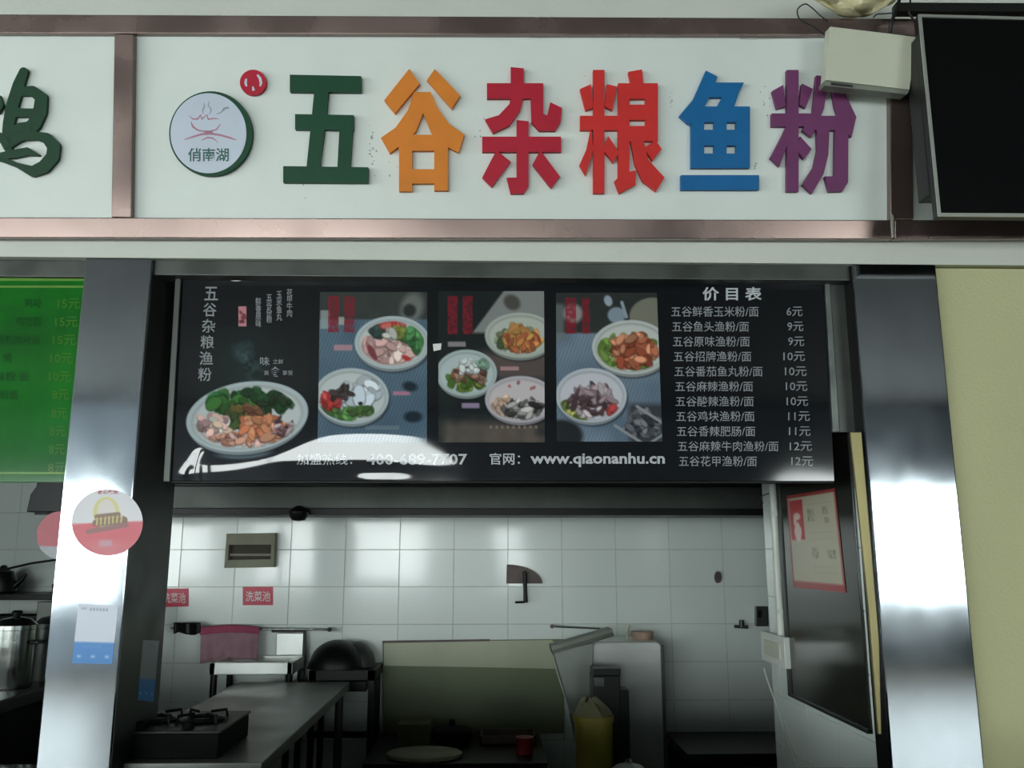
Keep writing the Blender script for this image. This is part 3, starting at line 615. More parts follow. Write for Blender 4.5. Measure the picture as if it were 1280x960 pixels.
paint_mesh('seal', lambda x, y: B(x, y, .001), 298, 383, 308, 408, 1, seal, (190, 130, 136), m_gloss, ban, 'small pink seal block on the banner')
MB().prism([B(*p, .0015) for p in [(541, 430), (552, 429), (551, 437), (542, 439)]], (0, .001, 0)).build('tape_patch', m_white, ban, label='small white tape patch')
# clear plastic edging strips beside the banner
e1 = thing('banner_channel', 'narrow worn aluminium strip down the right edge of the menu banner', 'strip', W(1045, 541, .06))
MB().prism([W(x, y, .062) for x, y in [(1031, 347), (1037, 347), (1050, 540), (1041, 540)]], (0, .012, 0)).build('strip', mat('scuffed_aluminium', rgb(120, 126, 122), .4, .8, nscale=25, namt=.5, stretch=(1, 1, .3)), e1, bevel=.002)
MB().prism([W(x, y, .072) for x, y in [(1037, 347), (1062, 347), (1079, 540), (1050, 540)]], (0, .012, 0)).build('backing', m_dsteel, e1)
e2 = thing('banner_channel', 'narrow dark aluminium strip down the left edge of the menu banner', 'strip', W(215, 602, .06))
MB().prism([W(x, y, .062) for x, y in [(219, 347), (226, 347), (212, 602), (204, 602)]], (0, .012, 0)).build('strip', m_dsteel, e2, bevel=.002)

# ---------------------------------------------------------------- green board of the left stall
gb = thing('menu_board', 'bright green acrylic price board of the left stall, with faded yellow prices', 'menu', W(20, 604, .05))
def gx(y): return 119 - (y - 345) * .085
def GB(px, py, off=0.0): return W(px, py, .05 - off)
MB().prism([GB(*p) for p in [(-150, 346), (gx(346), 346), (gx(603), 603), (-160, 603)]], (0, .012, 0)).build('panel', m_gboard, gb, bevel=.002)
for y in (357, 590): MB().prism([GB(*p, .001) for p in [(-150, y), (gx(y) - 6, y), (gx(y) - 6, y + 2.5), (-150, y + 2.5)]], (0, .001, 0)).build('border_line', m_gline, gb)
MB().prism([GB(*p, .0008) for p in [(-150, 347), (gx(347) - 1, 347), (gx(347) - 1, 351), (-150, 351)]], (0, .0008, 0)).build('border_line', m_gline, gb)
pr = [('15元', 72, 100), ('15元', 69, 97), ('15元', 66, 95), ('10元', 63, 91), ('10元', 61, 89), ('8元', 65, 86), ('8元', 64, 84), ('8元', 62, 82), ('8元', 61, 81), ('8元', 60, 82)]
for i, (s_, x0, x1) in enumerate(pr):
    y = 379.5 + i * 22.8; text_on(s_, bb(GB, x0, y - 6.5, x1, y + 6.5, .001), m_gtext, gb, bold=.01)
for i, (s_, x1) in enumerate((('鸡块', 52), ('鸡块粉', 52), ('香辣鸡块面', 50), ('鸡', 14), ('原味粉 面', 36), ('粉面', 22))):
    y = 378.5 + i * 23; text_on(s_, bb(GB, x1 - 11 * len(s_), y - 6, x1, y + 6, .001), m_gdark, gb, bold=.01)

# ---------------------------------------------------------------- stickers
def PF(px, py, off=0.0): return W(px, py, -.001 - off)
rs = thing('round_sticker', 'round white and red sticker with golden badge on the left steel pillar', 'sticker', PF(134, 694))
def rpaint(p):
    edge = 648.5 + (p.X - 90) * -.02
    p.put(np.clip((p.Y - (655 - (p.X - 90) * .055)) / 1.0, 0, 1), (205, 84, 96)); p.put(np.clip((p.Y - 672) / 10, 0, 1) * .4 * np.exp(-((p.X - 134) / 30) ** 2), (205, 140, 150))
    p.ell(133, 641, 16.5, 20, (206, 200, 128), 0, 1.5); p.ell(133, 640, 11.5, 16, (214, 204, 200), 0, 2)
    for k in range(-17, 24):
        pass
    x0, y0, x1, y1 = 115, 653, 160, 649
    p.seg(120, 654, 155, 650, 9, (120, 92, 70)); p.seg(110, 664.5, 158, 656, 6, (140, 92, 88)); p.seg(121, 646, 148, 643, 6, (128, 100, 78))
    r = random.Random(4)
    for k in range(7): p.seg(121 + k * 5, 656 - k * .6, 122 + k * 5 + r.uniform(-1, 1), 648 - k * .6, 2, (206, 184, 110))
    p.rect(124, 675, 140, 683, (190, 160, 172), .7, 3)
paint_mesh('print', PF, 0, 0, 0, 0, 1.0, rpaint, (214, 212, 216), m_stick, rs, polar=(134, 653, 44.5, 41.5))
text_on('放心餐饮', bb(PF, 122, 613, 148, 617.5, .0006), m_red, rs, bold=.02)
qs = thing('payment_sticker', 'rectangular pale sticker with blue lower band on the left pillar', 'sticker', PF(118, 830))
def quadf(c, f):
    def g(a, t):
        x = (c[0][0] * (1 - a) + c[1][0] * a) * (1 - t) + (c[3][0] * (1 - a) + c[2][0] * a) * t
        y = (c[0][1] * (1 - a) + c[1][1] * a) * (1 - t) + (c[3][1] * (1 - a) + c[2][1] * a) * t
        return f(x, y)
    return g
QC = [(98, 755), (148, 757), (140, 830), (90, 829)]
def qpaint(p):
    p.put(np.clip((p.Y - .63) * 60, 0, 1), (56, 128, 196))
    for k in range(6): p.rect(.3 + k * .08, .06, .35 + k * .08, .10, (120, 130, 150), .8, .02)
    p.rect(.08, .05, .22, .09, (150, 156, 170), .6, .02)
    for x in (.1, .45, .8): p.rect(x, .86, x + .1, .9, (170, 200, 226), .8, .02)
    p.rect(.2, .7, .7, .72, (110, 160, 210), .5, .02)
g = quadf(QC, lambda x, y: PF(x, y))
paint_mesh('print', g, 0, 0, 1, 1, .02, qpaint, (206, 212, 226), m_stick, qs)
qs2 = thing('payment_sticker', 'narrow pale and blue sticker on the shaded inner side of the left pillar', 'sticker', WX(185, 876, XL1 + .002))
g2 = quadf([(179, 800), (199, 801), (192, 877), (172, 875)], lambda x, y: WX(x, y, XL1 + .0015))
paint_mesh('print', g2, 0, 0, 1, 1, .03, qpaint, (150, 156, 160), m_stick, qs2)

# ---------------------------------------------------------------- kitchen shell
struct('wall_kitchen_back', m_grout, -3.2, 2.4, KB + .003, KB + .12, 0, 2.6)
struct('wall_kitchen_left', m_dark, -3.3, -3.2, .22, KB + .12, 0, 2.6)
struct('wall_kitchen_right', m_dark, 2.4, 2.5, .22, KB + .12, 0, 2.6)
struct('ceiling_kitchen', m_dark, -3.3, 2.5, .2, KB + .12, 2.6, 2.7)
wk = bpy.data.objects['wall_kitchen_back']; wkl = ORG[wk]
bm = bmesh.new(); bmesh.ops.create_cube(bm, size=1)
for v in bm.verts:
    v.co = Vector((v.co.x * .2986, v.co.y * .008, v.co.z * .1984))
    if v.co.y < 0: v.co.x *= .990; v.co.z *= .985
tme = bpy.data.meshes.new('tile'); bm.to_mesh(tme); bm.free(); tme.materials.append(m_tile)
tx0 = -1.096
def addtile(parent, loc, rz=0, me=tme):
    o = bpy.data.objects.new('tile', me); C.objects.link(o); o.parent = parent; o.location = Vector(loc) - ORG[parent]
    o.rotation_euler = (random.gauss(0, .0035), 0, rz + random.gauss(0, .0035)); return o
for i in range(-7, 11):
    for j in range(-6, 4):
        x = tx0 + .3 * (i + .5); z = 1.614 + .2 * (j + .5)
        if x > 2.35 or x < -3.1: continue
        addtile(wk, (x, KB + .005, z))
# side wall stub on the right of the hatch
SX = 1.216
sw = struct('wall_side', m_grout, SX + .003, SX + .12, .10, 1.10, 0, 2.6)
sw.name = 'wall_side'
tm2 = tme.copy(); 
for v in tm2.vertices: v.co.x *= 1.0
for i in range(4):
    wd = .3 if i < 3 else .1
    for j in range(-6, 4):
        y = .10 + .3 * i + wd / 2; z = 1.614 + .2 * (j + .5)
        o = addtile(sw, (SX + .003, y, z), math.pi / 2 * -1)
        o.scale = (wd / .3, 1, 1)
# hood over the back wall
hz = W(612, 641, 1.55).z
hd = thing('extractor_hood', 'long dark grey extractor hood along the top of the kitchen back wall', 'hood', (0, 1.8, hz))
x0, x1 = -2.2, 1.9
MB().prism([(x0, 1.55, hz), (x0, 1.55, hz + .13), (x0, 1.75, 2.3), (x0, KB, 2.3), (x0, KB, hz)], (x1 - x0, 0, 0)).build('canopy', m_dsteel, hd, bevel=.004)
MB().box(x0, x1, 1.535, 1.55, hz - .012, hz + .022).build('lip', m_blk, hd, bevel=.003)
MB().box(x0, x1, 1.53, 1.552, hz + .125, hz + .2).build('upper_shadow_strip', m_blk, hd, bevel=.003)  # black strip for the banner's shadow and dark gap above the hood band
c = W(374, 640, 1.5); bl = MB().lathe([(.003, -.045), (.03, -.04), (.045, -.02), (.048, .0), (.03, .018), (.012, .03)], (c.x, 1.49, c.z), 24)
bl.build('lamp', m_blk, smooth=True, label='small black lamp bowl hanging under the hood near the vent', cat='lamp')

# ---------------------------------------------------------------- things on the back wall
YW = KB - .001
vt = thing('wall_vent', 'beige framed opening with dark slot high on the tiled back wall', 'vent', W(312, 709, YW))
def BW(px, py, off=0.0): return W(px, py, YW - off)
o_ = [(283, 667), (344, 666), (342, 709), (280, 710)]; n_ = [(286, 681), (339, 681), (338, 699), (285, 700)]
b = MB()
for i in range(4): j = (i + 1) % 4; b.prism([BW(*o_[i], .05), BW(*o_[j], .05), BW(*n_[j], .05), BW(*n_[i], .05)], (0, .05, 0))
b.build('frame', m_beige, vt, bevel=.002)
MB().prism([BW(*p, .01) for p in n_], (0, .009, 0)).build('slot', m_slot, vt)
MB().prism([BW(*p, .03) for p in [(287, 692), (338, 692), (338, 695), (287, 695)]], (0, .01, 0)).build('louvre', m_beige, vt)
def sign_label(c, txt, tb, label):
    t = thing('sink_label', label, 'label', BW((c[0][0] + c[2][0]) / 2, c[2][1]))
    MB().prism([BW(*p, .003) for p in c], (0, .003, 0)).build('plate', m_label, t)
    text_on(txt, bb(BW, *tb, .0042), m_ltext, t, bold=.012)
sign_label([(303.5, 733.5), (341, 733.5), (341, 756.5), (303.5, 756.5)], '洗菜池', (307, 739, 338, 752), 'small red label with white writing on the tiles below the vent')
sign_label([(200, 736), (235.5, 735.5), (235.5, 758), (200, 759)], '洗菜池', (204, 741, 232, 754), 'small red label with white writing cut off by the left pillar')
# towel rail with cloth
rl = thing('towel_rail', 'thin chrome rail on the left of the tiled back wall', 'rail', W(320, 787, 2.08))
MB().tube([W(214, 785, 2.09), W(410, 787, 2.09)], .006, 10).build('rod', m_pot, rl, smooth=True)
for x in (232, 412): MB().tube([W(x, 787, 2.06), W(x, 787, KB)], .012, 12).build('holder', m_blk, rl, smooth=True)
def clothf(u, v):
    x = 251 + 74 * u - 1.5 * v * (u - .3); y = 784 - 3 * math.sin(3 * u) + (45 - 4 * u) * v; p = W(x, y, 2.07)
    p.y += .012 * math.sin(u * 17) * (.3 + v) - .02 * v; return p
cl = MB().grid(clothf, 40, 14).build('towel', m_cloth, smooth=True, solid=.006, label='mauve cloth hanging on the chrome rail', cat='towel')
b = MB().grid(lambda u, v: Vector(clothf(u, v * .22)) + Vector((0, -.008, 0)), 40, 3).build('hem', m_cloth2, cl, smooth=True, solid=.003)
dc = MB().grid(lambda u, v: W(217 + 34 * u, 778 + (14 - 2 * math.sin(7 * u)) * v, 2.05 + .02 * math.sin(9 * u)), 16, 6).build('rag', m_blk, smooth=True, solid=.012, label='dark rag bunched on the rail beside the left pillar', cat='rag')
mat('sink_steel', rgb(220, 224, 220), .38, .85, nscale=5, namt=.1)
# sink
YS = 1.82
sk = thing('sink', 'stainless sink stand gleaming at the kitchen back left', 'sink', W(320, 960, YS) * 1)
sk.location.z = 0; ORG[sk] = Vector(sk.location)
zt = W(300, 828, YS).z; xa, xb = W(262, 828, YS).x, W(366, 828, YS).x
b = MB()
b.box(xa, xb, YS, YS + .03, zt - .06, zt).box(xa, xb, YS + .3, YS + .33, zt - .06, zt).box(xa, xa + .03, YS, YS + .33, zt - .06, zt).box(xb - .03, xb, YS, YS + .33, zt - .06, zt)
b.box(xa + .03, xb - .03, YS + .03, YS + .3, zt - .16, zt - .15); b.build('basin', MATS['sink_steel'], sk, bevel=.004)
MB().box(W(328, 805, YS).x, xb, YS + .3, YS + .32, zt, zt + .115).build('splashback', MATS['sink_steel'], sk, bevel=.003)
b = MB(); za = zt + .12; x2, x3 = W(322, 800, YS).x, W(368, 800, YS).x
b.box(x2, x3, YS + .28, YS + .30, za, za + .018).box(x3 - .015, x3, YS + .28, YS + .30, zt - .3, za); b.build('rack_frame', m_blk, sk)
for x in (xa + .02, xb - .02):
    MB().tube([(x, YS + .02, 0), (x, YS + .02, zt - .06)], .017).build('leg', m_blk, sk); MB().tube([(x, YS + .3, 0), (x, YS + .3, zt - .06)], .017).build('leg', m_blk, sk)
# wall tap with quarter disc shelf
tp = thing('wall_tap', 'old tap under a brown quarter-round plate at the middle of the tiled wall', 'tap', BW(655, 756))
pts = [(633, 729.5), (633.5, 705.5)] + [(633.5 + 44.5 * math.sin(a), 729.5 - 24 * math.cos(a)) for a in [k * math.pi / 2 / 10 for k in range(1, 11)]]
MB().prism([BW(*p, .02) for p in pts], (0, .02, 0)).build('plate', m_brown, tp, bevel=.002)
MB().tube([BW(656, 716, .02), BW(656, 716, .05), BW(656.5, 735, .05), BW(657, 753, .045)], [.012, .012, .011, .013], 12).build('spout', m_blk, tp, smooth=True)
MB().tube([BW(656, 752.5, .05), BW(644, 753, .055)], .006, 8).build('lever', m_blk, tp, smooth=True)
hk = thing('wall_hook', 'small dark oval hook near the right end of the tiled wall', 'hook', BW(897, 729))
MB().prism([BW(897.5 + 4.2 * math.cos(a), 721.5 + 7.5 * math.sin(a), .015) for a in [k * math.pi / 8 for k in range(16)]], (0, .015, 0)).build('plate', m_brown, hk, bevel=.002)
tq = thing('wall_tap', 'small dull tap low on the tiled wall beside the switch recess', 'tap', BW(928, 788))
MB().tube([BW(927, 775, .03), BW(927, 784, .035)], .014, 12).build('body', m_dsteel, tq, smooth=True)
MB().tube([BW(918, 783, .03), BW(935, 784, .03)], .009, 10).build('spout', m_dsteel, tq, smooth=True)
MB().tube([BW(927, 780, 0), BW(927, 780, .035)], .009, 10).build('pipe', m_dsteel, tq, smooth=True)
sc_ = thing('socket_box', 'dark grey box on the tiled wall at the edge of the side wall', 'socket', BW(950, 784))
MB().prism([BW(*p, .03) for p in [(945, 758), (960, 758), (960, 783), (945, 783)]], (0, .03, 0)).build('case', m_dsteel, sc_, bevel=.003)
MB().prism([BW(*p, .033) for p in [(947, 763), (952, 763), (952, 772), (947, 772)]], (0, .005, 0)).build('socket', m_blk, sc_)
r2 = thing('wall_rail', 'thin pale rail on the back wall behind the tilted steel chute', 'rail', BW(716, 790))
MB().tube([BW(689, 783, .05), BW(750, 786, .05)], .005).build('rod', m_pot, r2, smooth=True)
MB().tube([BW(690, 783, 0), BW(690, 783, .055)], .011).build('holder', m_brown, r2, smooth=True)
# large beige-green sheet on the wall, lower shade partly put into its base colour
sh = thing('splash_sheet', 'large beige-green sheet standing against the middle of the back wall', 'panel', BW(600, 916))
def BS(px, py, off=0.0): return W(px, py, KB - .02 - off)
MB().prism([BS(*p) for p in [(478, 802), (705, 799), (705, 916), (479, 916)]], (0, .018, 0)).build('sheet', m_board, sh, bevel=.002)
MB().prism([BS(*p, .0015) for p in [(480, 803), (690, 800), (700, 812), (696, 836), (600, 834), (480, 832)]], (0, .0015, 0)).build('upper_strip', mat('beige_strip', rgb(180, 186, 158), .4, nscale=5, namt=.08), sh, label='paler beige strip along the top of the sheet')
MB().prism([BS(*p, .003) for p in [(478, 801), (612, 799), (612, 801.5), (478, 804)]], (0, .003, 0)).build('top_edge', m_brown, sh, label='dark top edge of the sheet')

# ---------------------------------------------------------------- kitchen floor things
# steel work table
p_ = W(437, 852, 1.80); tzt = p_.z
wt = thing('work_table', 'long dull steel work table running back from the hatch', 'table', (-1.04, .95, 0))
X0, X1, Y0, Y1 = W(300, 853, 1.8).x, p_.x, .10, 1.80
box('table_top', m_table, X0, X1, Y0, Y1, tzt - .04, tzt, wt, .004)
box('shelf', m_dsteel, X0 + .03, X1 - .03, Y0 + .03, Y1 - .03, .25, .27, wt)
for x in (X0 + .04, X1 - .04):
    for y in (Y0 + .05, Y1 - .05): MB().tube([(x, y, 0), (x, y, tzt - .04)], .02).build('leg', m_dsteel, wt, smooth=True)
# griddle / stove on the table
a = WZ(312, 887, .97); bq = WZ(205, 887, .97)
st = thing('gas_stove', 'black flat gas stove standing on the near end of the steel table', 'stove', (-1.17, .45, tzt))
X2, X3, Y2, Y3, SZ = X0 + .01, W(312, 887, .5).x, .15, .50, W(312, 887, .5).z
box('body', m_stove, X2, X3, Y2, Y3, tzt, SZ - .012, st, .006)
box('top_plate', m_blk, X2 - .004, X3 + .004, Y2 - .004, Y3 + .004, SZ - .012, SZ - .004, st, .002)
for cx in (X2 + .12, X3 - .11):
    yy = .33
    MB().lathe([(.07, 0), (.075, .006), (.05, .012), (.045, .004), (.02, .004)], (cx, yy, SZ - .004), 28).build('burner', m_blk, st, smooth=True)
    MB().lathe([(.016, 0), (.018, .004), (.018, .02), (.012, .022)], (cx, yy - .14, SZ - .004), 16).build('knob', m_stove, st, smooth=True)
    for k in range(4):
        an = k * math.pi / 2 + .78; d_ = Vector((math.cos(an), math.sin(an), 0)); c_ = Vector((cx, yy, SZ))
        MB().tube([c_ + Vector((0, 0, .02)) + d_ * .03, c_ + Vector((0, 0, .02)) + d_ * .085, c_ + Vector((0, 0, -.003)) + d_ * .09], .005, 6).build('pan_support', m_blk, st)

# wok and its stand
YK = 1.825
ws = thing('wok_stand', 'dark iron stand holding the black wok by the back wall', 'stand', ((W(385, 900, YK).x + W(470, 900, YK).x) / 2, YK + .1, 0))
xa, xb = W(386, 840, YK).x, W(469, 840, YK).x; zs_ = W(430, 838, YK).z
b = MB(); b.box(xa, xb, YK, YK + .04, zs_ - .05, zs_).box(xa, xb, YK + .26, YK + .3, zs_ - .05, zs_).box(xa, xa + .04, YK, YK + .3, zs_ - .05, zs_).box(xb - .04, xb, YK, YK + .3, zs_ - .05, zs_); b.build('top_frame', m_blk, ws, bevel=.003)
for x in (xa + .02, xb - .02):
    for y in (YK + .02, YK + .28): MB().box(x - .014, x + .014, y - .014, y + .014, 0, zs_ - .05).build('leg', m_blk, ws)
b = MB(); zl_ = W(430, 915, YK).z; b.box(xa, xb, YK + .01, YK + .03, zl_ - .03, zl_); b.build('crossbar', m_blk, ws)
MB().box(xa + .03, xb - .05, YK + .05, YK + .25, zs_ - .11, zs_ - .06).build('burner_tray', m_blk, ws, bevel=.004)
wkx = W(420, 838, YK + .13).x
wo = thing('wok', 'black wok turned upside down on the iron stand', 'wok', (wkx, YK + .14, zs_))
pr_ = [(.145 * math.cos(t), .135 * math.sin(t)) for t in [k * math.pi / 2 / 10 for k in range(10)]] + [(.003, .135)]
MB().lathe([(.155, 0), (.155, .006)] + pr_, (wkx, YK + .14, zs_), 40).build('bowl', m_blk, wo, smooth=True)
MB().lathe([(.115, 0), (.115, .005)] + [(.105 * math.cos(t), .125 * math.sin(t)) for t in [k * math.pi / 2 / 8 for k in range(8)]], (wkx + .09, YK + .19, zs_), 32).build('lid', m_dsteel, wo, smooth=True, label='dull grey lid edge behind the wok')
# low dark counter along the back wall
lc = thing('low_counter', 'low dark counter along the foot of the kitchen back wall', 'counter', (.4, 1.9, 0))
zc_ = W(600, 917, 2.1).z; xa, xb = -.57, .27
box('counter_top', m_blk, xa, xb, 1.45, 2.12, zc_ - .04, zc_, lc, .004)
box('body', mat('dark_cabinet', rgb(34, 36, 30), .6, nscale=6, namt=.3), xa + .02, xb - .02, 1.48, 2.12, 0, zc_ - .04, lc)
lc2 = thing('low_counter', 'low dark counter at the back wall right of the steel cabinet', 'counter', (1.2, 1.9, 0))
box('counter_top', m_blk, .945, 1.7, 1.6, 2.12, zc_ - .04, zc_, lc2, .004)
box('body', m_stove, .955, 1.69, 1.62, 2.12, 0, zc_ - .04, lc2)
# things on it
c = W(517, 940, 1.75)
cb = thing('carton', 'dark olive carton standing on the low counter left', 'box', (W(517, 930, 1.75).x, 1.82, zc_))
xa, xb = W(497, 930, 1.75).x, W(537, 930, 1.75).x
box('box_body', m_carton, xa, xb, 1.75, 1.9, zc_, W(517, 906, 1.75).z, cb, .003)
box('flap', m_carton, xa, xb, 1.735, 1.75, W(517, 914, 1.75).z, W(517, 906, 1.75).z + .004, cb)
pt = thing('cooking_pot', 'low dark pot beside the olive carton', 'pot', (W(564, 930, 1.75).x, 1.85, zc_))
MB().lathe([(.085, 0), (.1, .02), (.1, .06), (.104, .064), (.09, .075), (.02, .09), (.012, .105)], ORG[pt], 32).build('body', m_stove, pt, smooth=True)
MB().lathe([(.012, .1), (.018, .112), (.01, .12)], ORG[pt], 16).build('knob', m_blk, pt, smooth=True)
def onlc(px, py, Y): p = W(px, py, Y); return p
pl = thing('chopping_board', 'pale round board lying in front of the olive carton', 'board', (W(530, 952, 1.55).x, 1.57, zc_))
MB().lathe([(.15, 0), (.16, .006), (.16, .02), (.15, .026)], ORG[pl], 40, 1.1, .8).build('disc', m_beige, pl, smooth=True)
rb = thing('red_tin', 'small dark red tin at the picture bottom, left of the yellow bucket', 'tin', (W(656, 950, 1.6).x, 1.62, zc_))
MB().lathe([(.036, 0), (.04, .004), (.04, .07), (.042, .072), (.042, .078), (.03, .08)], ORG[rb], 24).build('body', m_redp, rb, smooth=True)
tr = thing('tray', 'low grey-brown tray in the shade behind the red tin', 'tray', (W(635, 930, 1.85).x, 1.9, zc_))
b = MB(); tx, ty = ORG[tr].x, 1.9
b.box(tx - .14, tx + .14, ty - .09, ty + .09, zc_, zc_ + .01).box(tx - .14, tx + .14, ty - .09, ty - .08, zc_, zc_ + .045).box(tx - .14, tx + .14, ty + .08, ty + .09, zc_, zc_ + .045).box(tx - .14, tx - .13, ty - .09, ty + .09, zc_, zc_ + .045).box(tx + .13, tx + .14, ty - .09, ty + .09, zc_, zc_ + .045)
b.build('body', m_brown, tr, bevel=.002)
# yellow bucket with bag
ybx = W(742, 920, 1.45).x; zb0 = .52
yb = thing('bucket', 'yellow plastic bucket lined with a cloudy bag, in front of the steel cabinet', 'bucket', (ybx, 1.36, 0))
yy = 1.36; zt_ = W(742, 893, yy).z; rr = (W(766, 910, yy).x - W(719, 910, yy).x) / 2; ybx = W(742, 910, yy).x; yb.location.x = ybx; ORG[yb] = Vector((ybx, yy, 0))
MB().lathe([(rr * .8, 0), (rr * .82, .01), (rr, zt_ - .03), (rr * 1.07, zt_ - .03), (rr * 1.07, zt_), (rr * .95, zt_), (rr * .9, zt_ - .1)], (ybx, yy, 0), 36).build('body', m_bucket, yb, smooth=True)
b = MB()
def bagm(u, v):
    a = u * 2 * math.pi; r_ = rr * (1.0 - .75 * v + .12 * math.sin(5 * a) * v + .05 * math.sin(9 * a)); return (ybx - .02 * v + r_ * math.cos(a), yy + r_ * math.sin(a), zt_ - .01 + .075 * v ** .8 + .012 * math.sin(4 * a + 1))
b.grid(bagm, 40, 8).build('liner_bag', m_bagclear, yb, smooth=True)
# steel cabinet (bright above the shade line)
YC = 1.80
xa, xb = W(741, 860, YC).x, W(828, 860, YC).x; zt_ = W(790, 802, YC).z
cbn = thing('steel_cabinet', 'rounded stainless cabinet against the back wall, right of the tilted chute', 'cabinet', ((xa + xb) / 2, 1.95, 0))
rr_ = .03; pts = [(xa, YC, 0), (xb, YC, 0)] + [(xb - rr_ + rr_ * math.cos(t), YC, zt_ - rr_ + rr_ * math.sin(t)) for t in [k * math.pi / 12 for k in range(7)]] + [(xa + rr_ - rr_ * math.sin(t), YC, zt_ - rr_ + rr_ * math.cos(t)) for t in [k * math.pi / 12 for k in range(7)]]
MB().prism(pts, (0, .3, 0)).build('body', mat('cabinet_steel', rgb(206, 210, 206), .3, .75, nscale=3, bump=.3, bscale=7), cbn, bevel=.006)
MB().box(xb - .004, xb + .014, YC + .0, YC + .02, 0, zt_ - .02).build('side_edge', m_dsteel, cbn, bevel=.003)
tc_ = W(784, 792, YC + .1)
t3 = thing('tap_valve', 'small pale upright valve on top of the steel cabinet', 'valve', (tc_.x, YC + .1, zt_))
MB().tube([(tc_.x, YC + .1, zt_), (tc_.x, YC + .1, zt_ + .045)], .008).tube([(tc_.x - .004, YC + .1, zt_ + .035), (tc_.x + .012, YC + .1, zt_ + .075)], .009).build('body', m_box, t3, smooth=True)
t4 = thing('food_tub', 'pale terracotta flat tub on top of the steel cabinet', 'tub', (W(803, 800, YC + .15).x, YC + .15, zt_))
MB().lathe([(.05, 0), (.057, .03), (.06, .03), (.06, .036), (.05, .036)], ORG[t4], 28).build('body', m_apron, t4, smooth=True)
# tilted steel chute
YH = 1.62
ch = thing('steel_chute', 'tilted dull steel chute with a thick top lip, left of the steel cabinet', 'chute', W(725, 960, YH)); ch.location.z = 0; ORG[ch] = Vector(ch.location)
H = lambda x, y, d=0: W(x, y, YH) + Vector((0, d, 0))
MB().prism([H(692, 816), H(742, 803), H(741, 838), H(741, 960), H(727, 960), H(712, 888)], (0, .10, 0)).build('body', mat('chute_steel', rgb(120, 126, 120), .4, .8, nscale=6, namt=.15), ch, bevel=.003)
MB().prism([H(688, 808), H(765, 786), H(768, 795), H(691, 819)], (0, .13, 0)).build('top_lip', m_dsteel, ch, bevel=.004)
MB().prism([H(689, 807.5, -.006), H(765, 785.5, -.006), H(766, 790, -.006), H(690, 813, -.006)], (0, .02, 0)).build('lip_edge', m_boxs, ch, bevel=.001)
MB().tube([H(693, 830, -.004), H(713, 892, -.004)], .0035, 8).build('edge_bead', m_bezel, ch)
MB().tube([H(734, 960, .05), Vector((H(734, 960).x, YH + .05, 0))], .02).build('leg', m_dsteel, ch)
# black appliance between chute and cabinet
YA = 1.46
ap = thing('grinder', 'black kitchen grinder with a pale panel, in front of the steel cabinet', 'appliance', (W(765, 900, YA).x, YA + .07, 0))
def boxp(name, m, px0, py0, px1, py1, Y, d, parent, z0=None, bevel=.004):
    a_ = W(px0, py1, Y); b_ = W(px1, py0, Y); return box(name, m, a_.x, b_.x, Y, Y + d, a_.z if z0 is None else z0, b_.z, parent, bevel)
boxp('head', m_blk, 742, 836, 776, 845, YA, .14, ap)
boxp('body', m_blk, 743, 845, 775, 960, YA + .01, .13, ap, z0=0)
boxp('panel', m_pot, 743, 847, 755, 858, YA, .012, ap, bevel=.001)
boxp('side_column', m_blk, 775, 862, 786, 960, YA + .03, .1, ap, z0=0)
wp = thing('rice_pot_lid', 'pale domed lid at the picture bottom in front of the steel cabinet', 'lid', (W(786, 955, 1.12).x, 1.12, .6))
zz = W(786, 951, 1.12).z
sd = thing('stool', 'low dark square stool under the pale domed lid', 'stool', (ORG[wp].x, 1.12, 0))
box('seat', m_blk, ORG[wp].x - .11, ORG[wp].x + .11, 1.0, 1.22, zz - .12, zz - .09, sd, .006)
for sx_ in (-.09, .09):
    for sy_ in (1.02, 1.2): MB().tube([(ORG[wp].x + sx_, sy_, 0), (ORG[wp].x + sx_, sy_, zz - .12)], .014).build('leg', m_blk, sd)
wp.location.z = zz - .09; ORG[wp].z = zz - .09
MB().lathe([(.105, 0), (.105, .012), (.09, .045), (.055, .07), (.015, .08)], ORG[wp], 32).build('dome', m_white, wp, smooth=True)
MB().lathe([(.012, .078), (.016, .09), (.009, .1)], ORG[wp], 14).build('knob', m_pot, wp, smooth=True)

# ---------------------------------------------------------------- side wall things
SB = SX - .012
bd = thing('notice_board', 'dark glazed board on the tiled side wall inside the right pillar', 'board', WX(1040, 890, SB))
zb = WX(987, 868, SB).z; ya = WX(987, 868, SB).y; yb_ = .115
MB().box(SB, SX + .0, yb_, ya, zb, 2.12).build('glass', m_glassb, bd)
b = MB(); b.box(SB - .006, SX, ya - .03, ya + .004, zb - .004, 2.13).box(SB - .006, SX, yb_, ya, zb - .006, zb + .008); b.build('frame', m_bframe, bd, bevel=.002)
ps = thing('poster', 'faded cream poster with red border and red figure panel on the dark board', 'poster', WX(1025, 740, SB - .002))
PC = [(983, 620), (1043.7, 610), (1057.5, 741), (991.7, 734)]
cw = [WX(x, y, SB - .002) for x, y in PC]
def PP(a, t): return (cw[0] * (1 - a) + cw[1] * a) * (1 - t) + (cw[3] * (1 - a) + cw[2] * a) * t
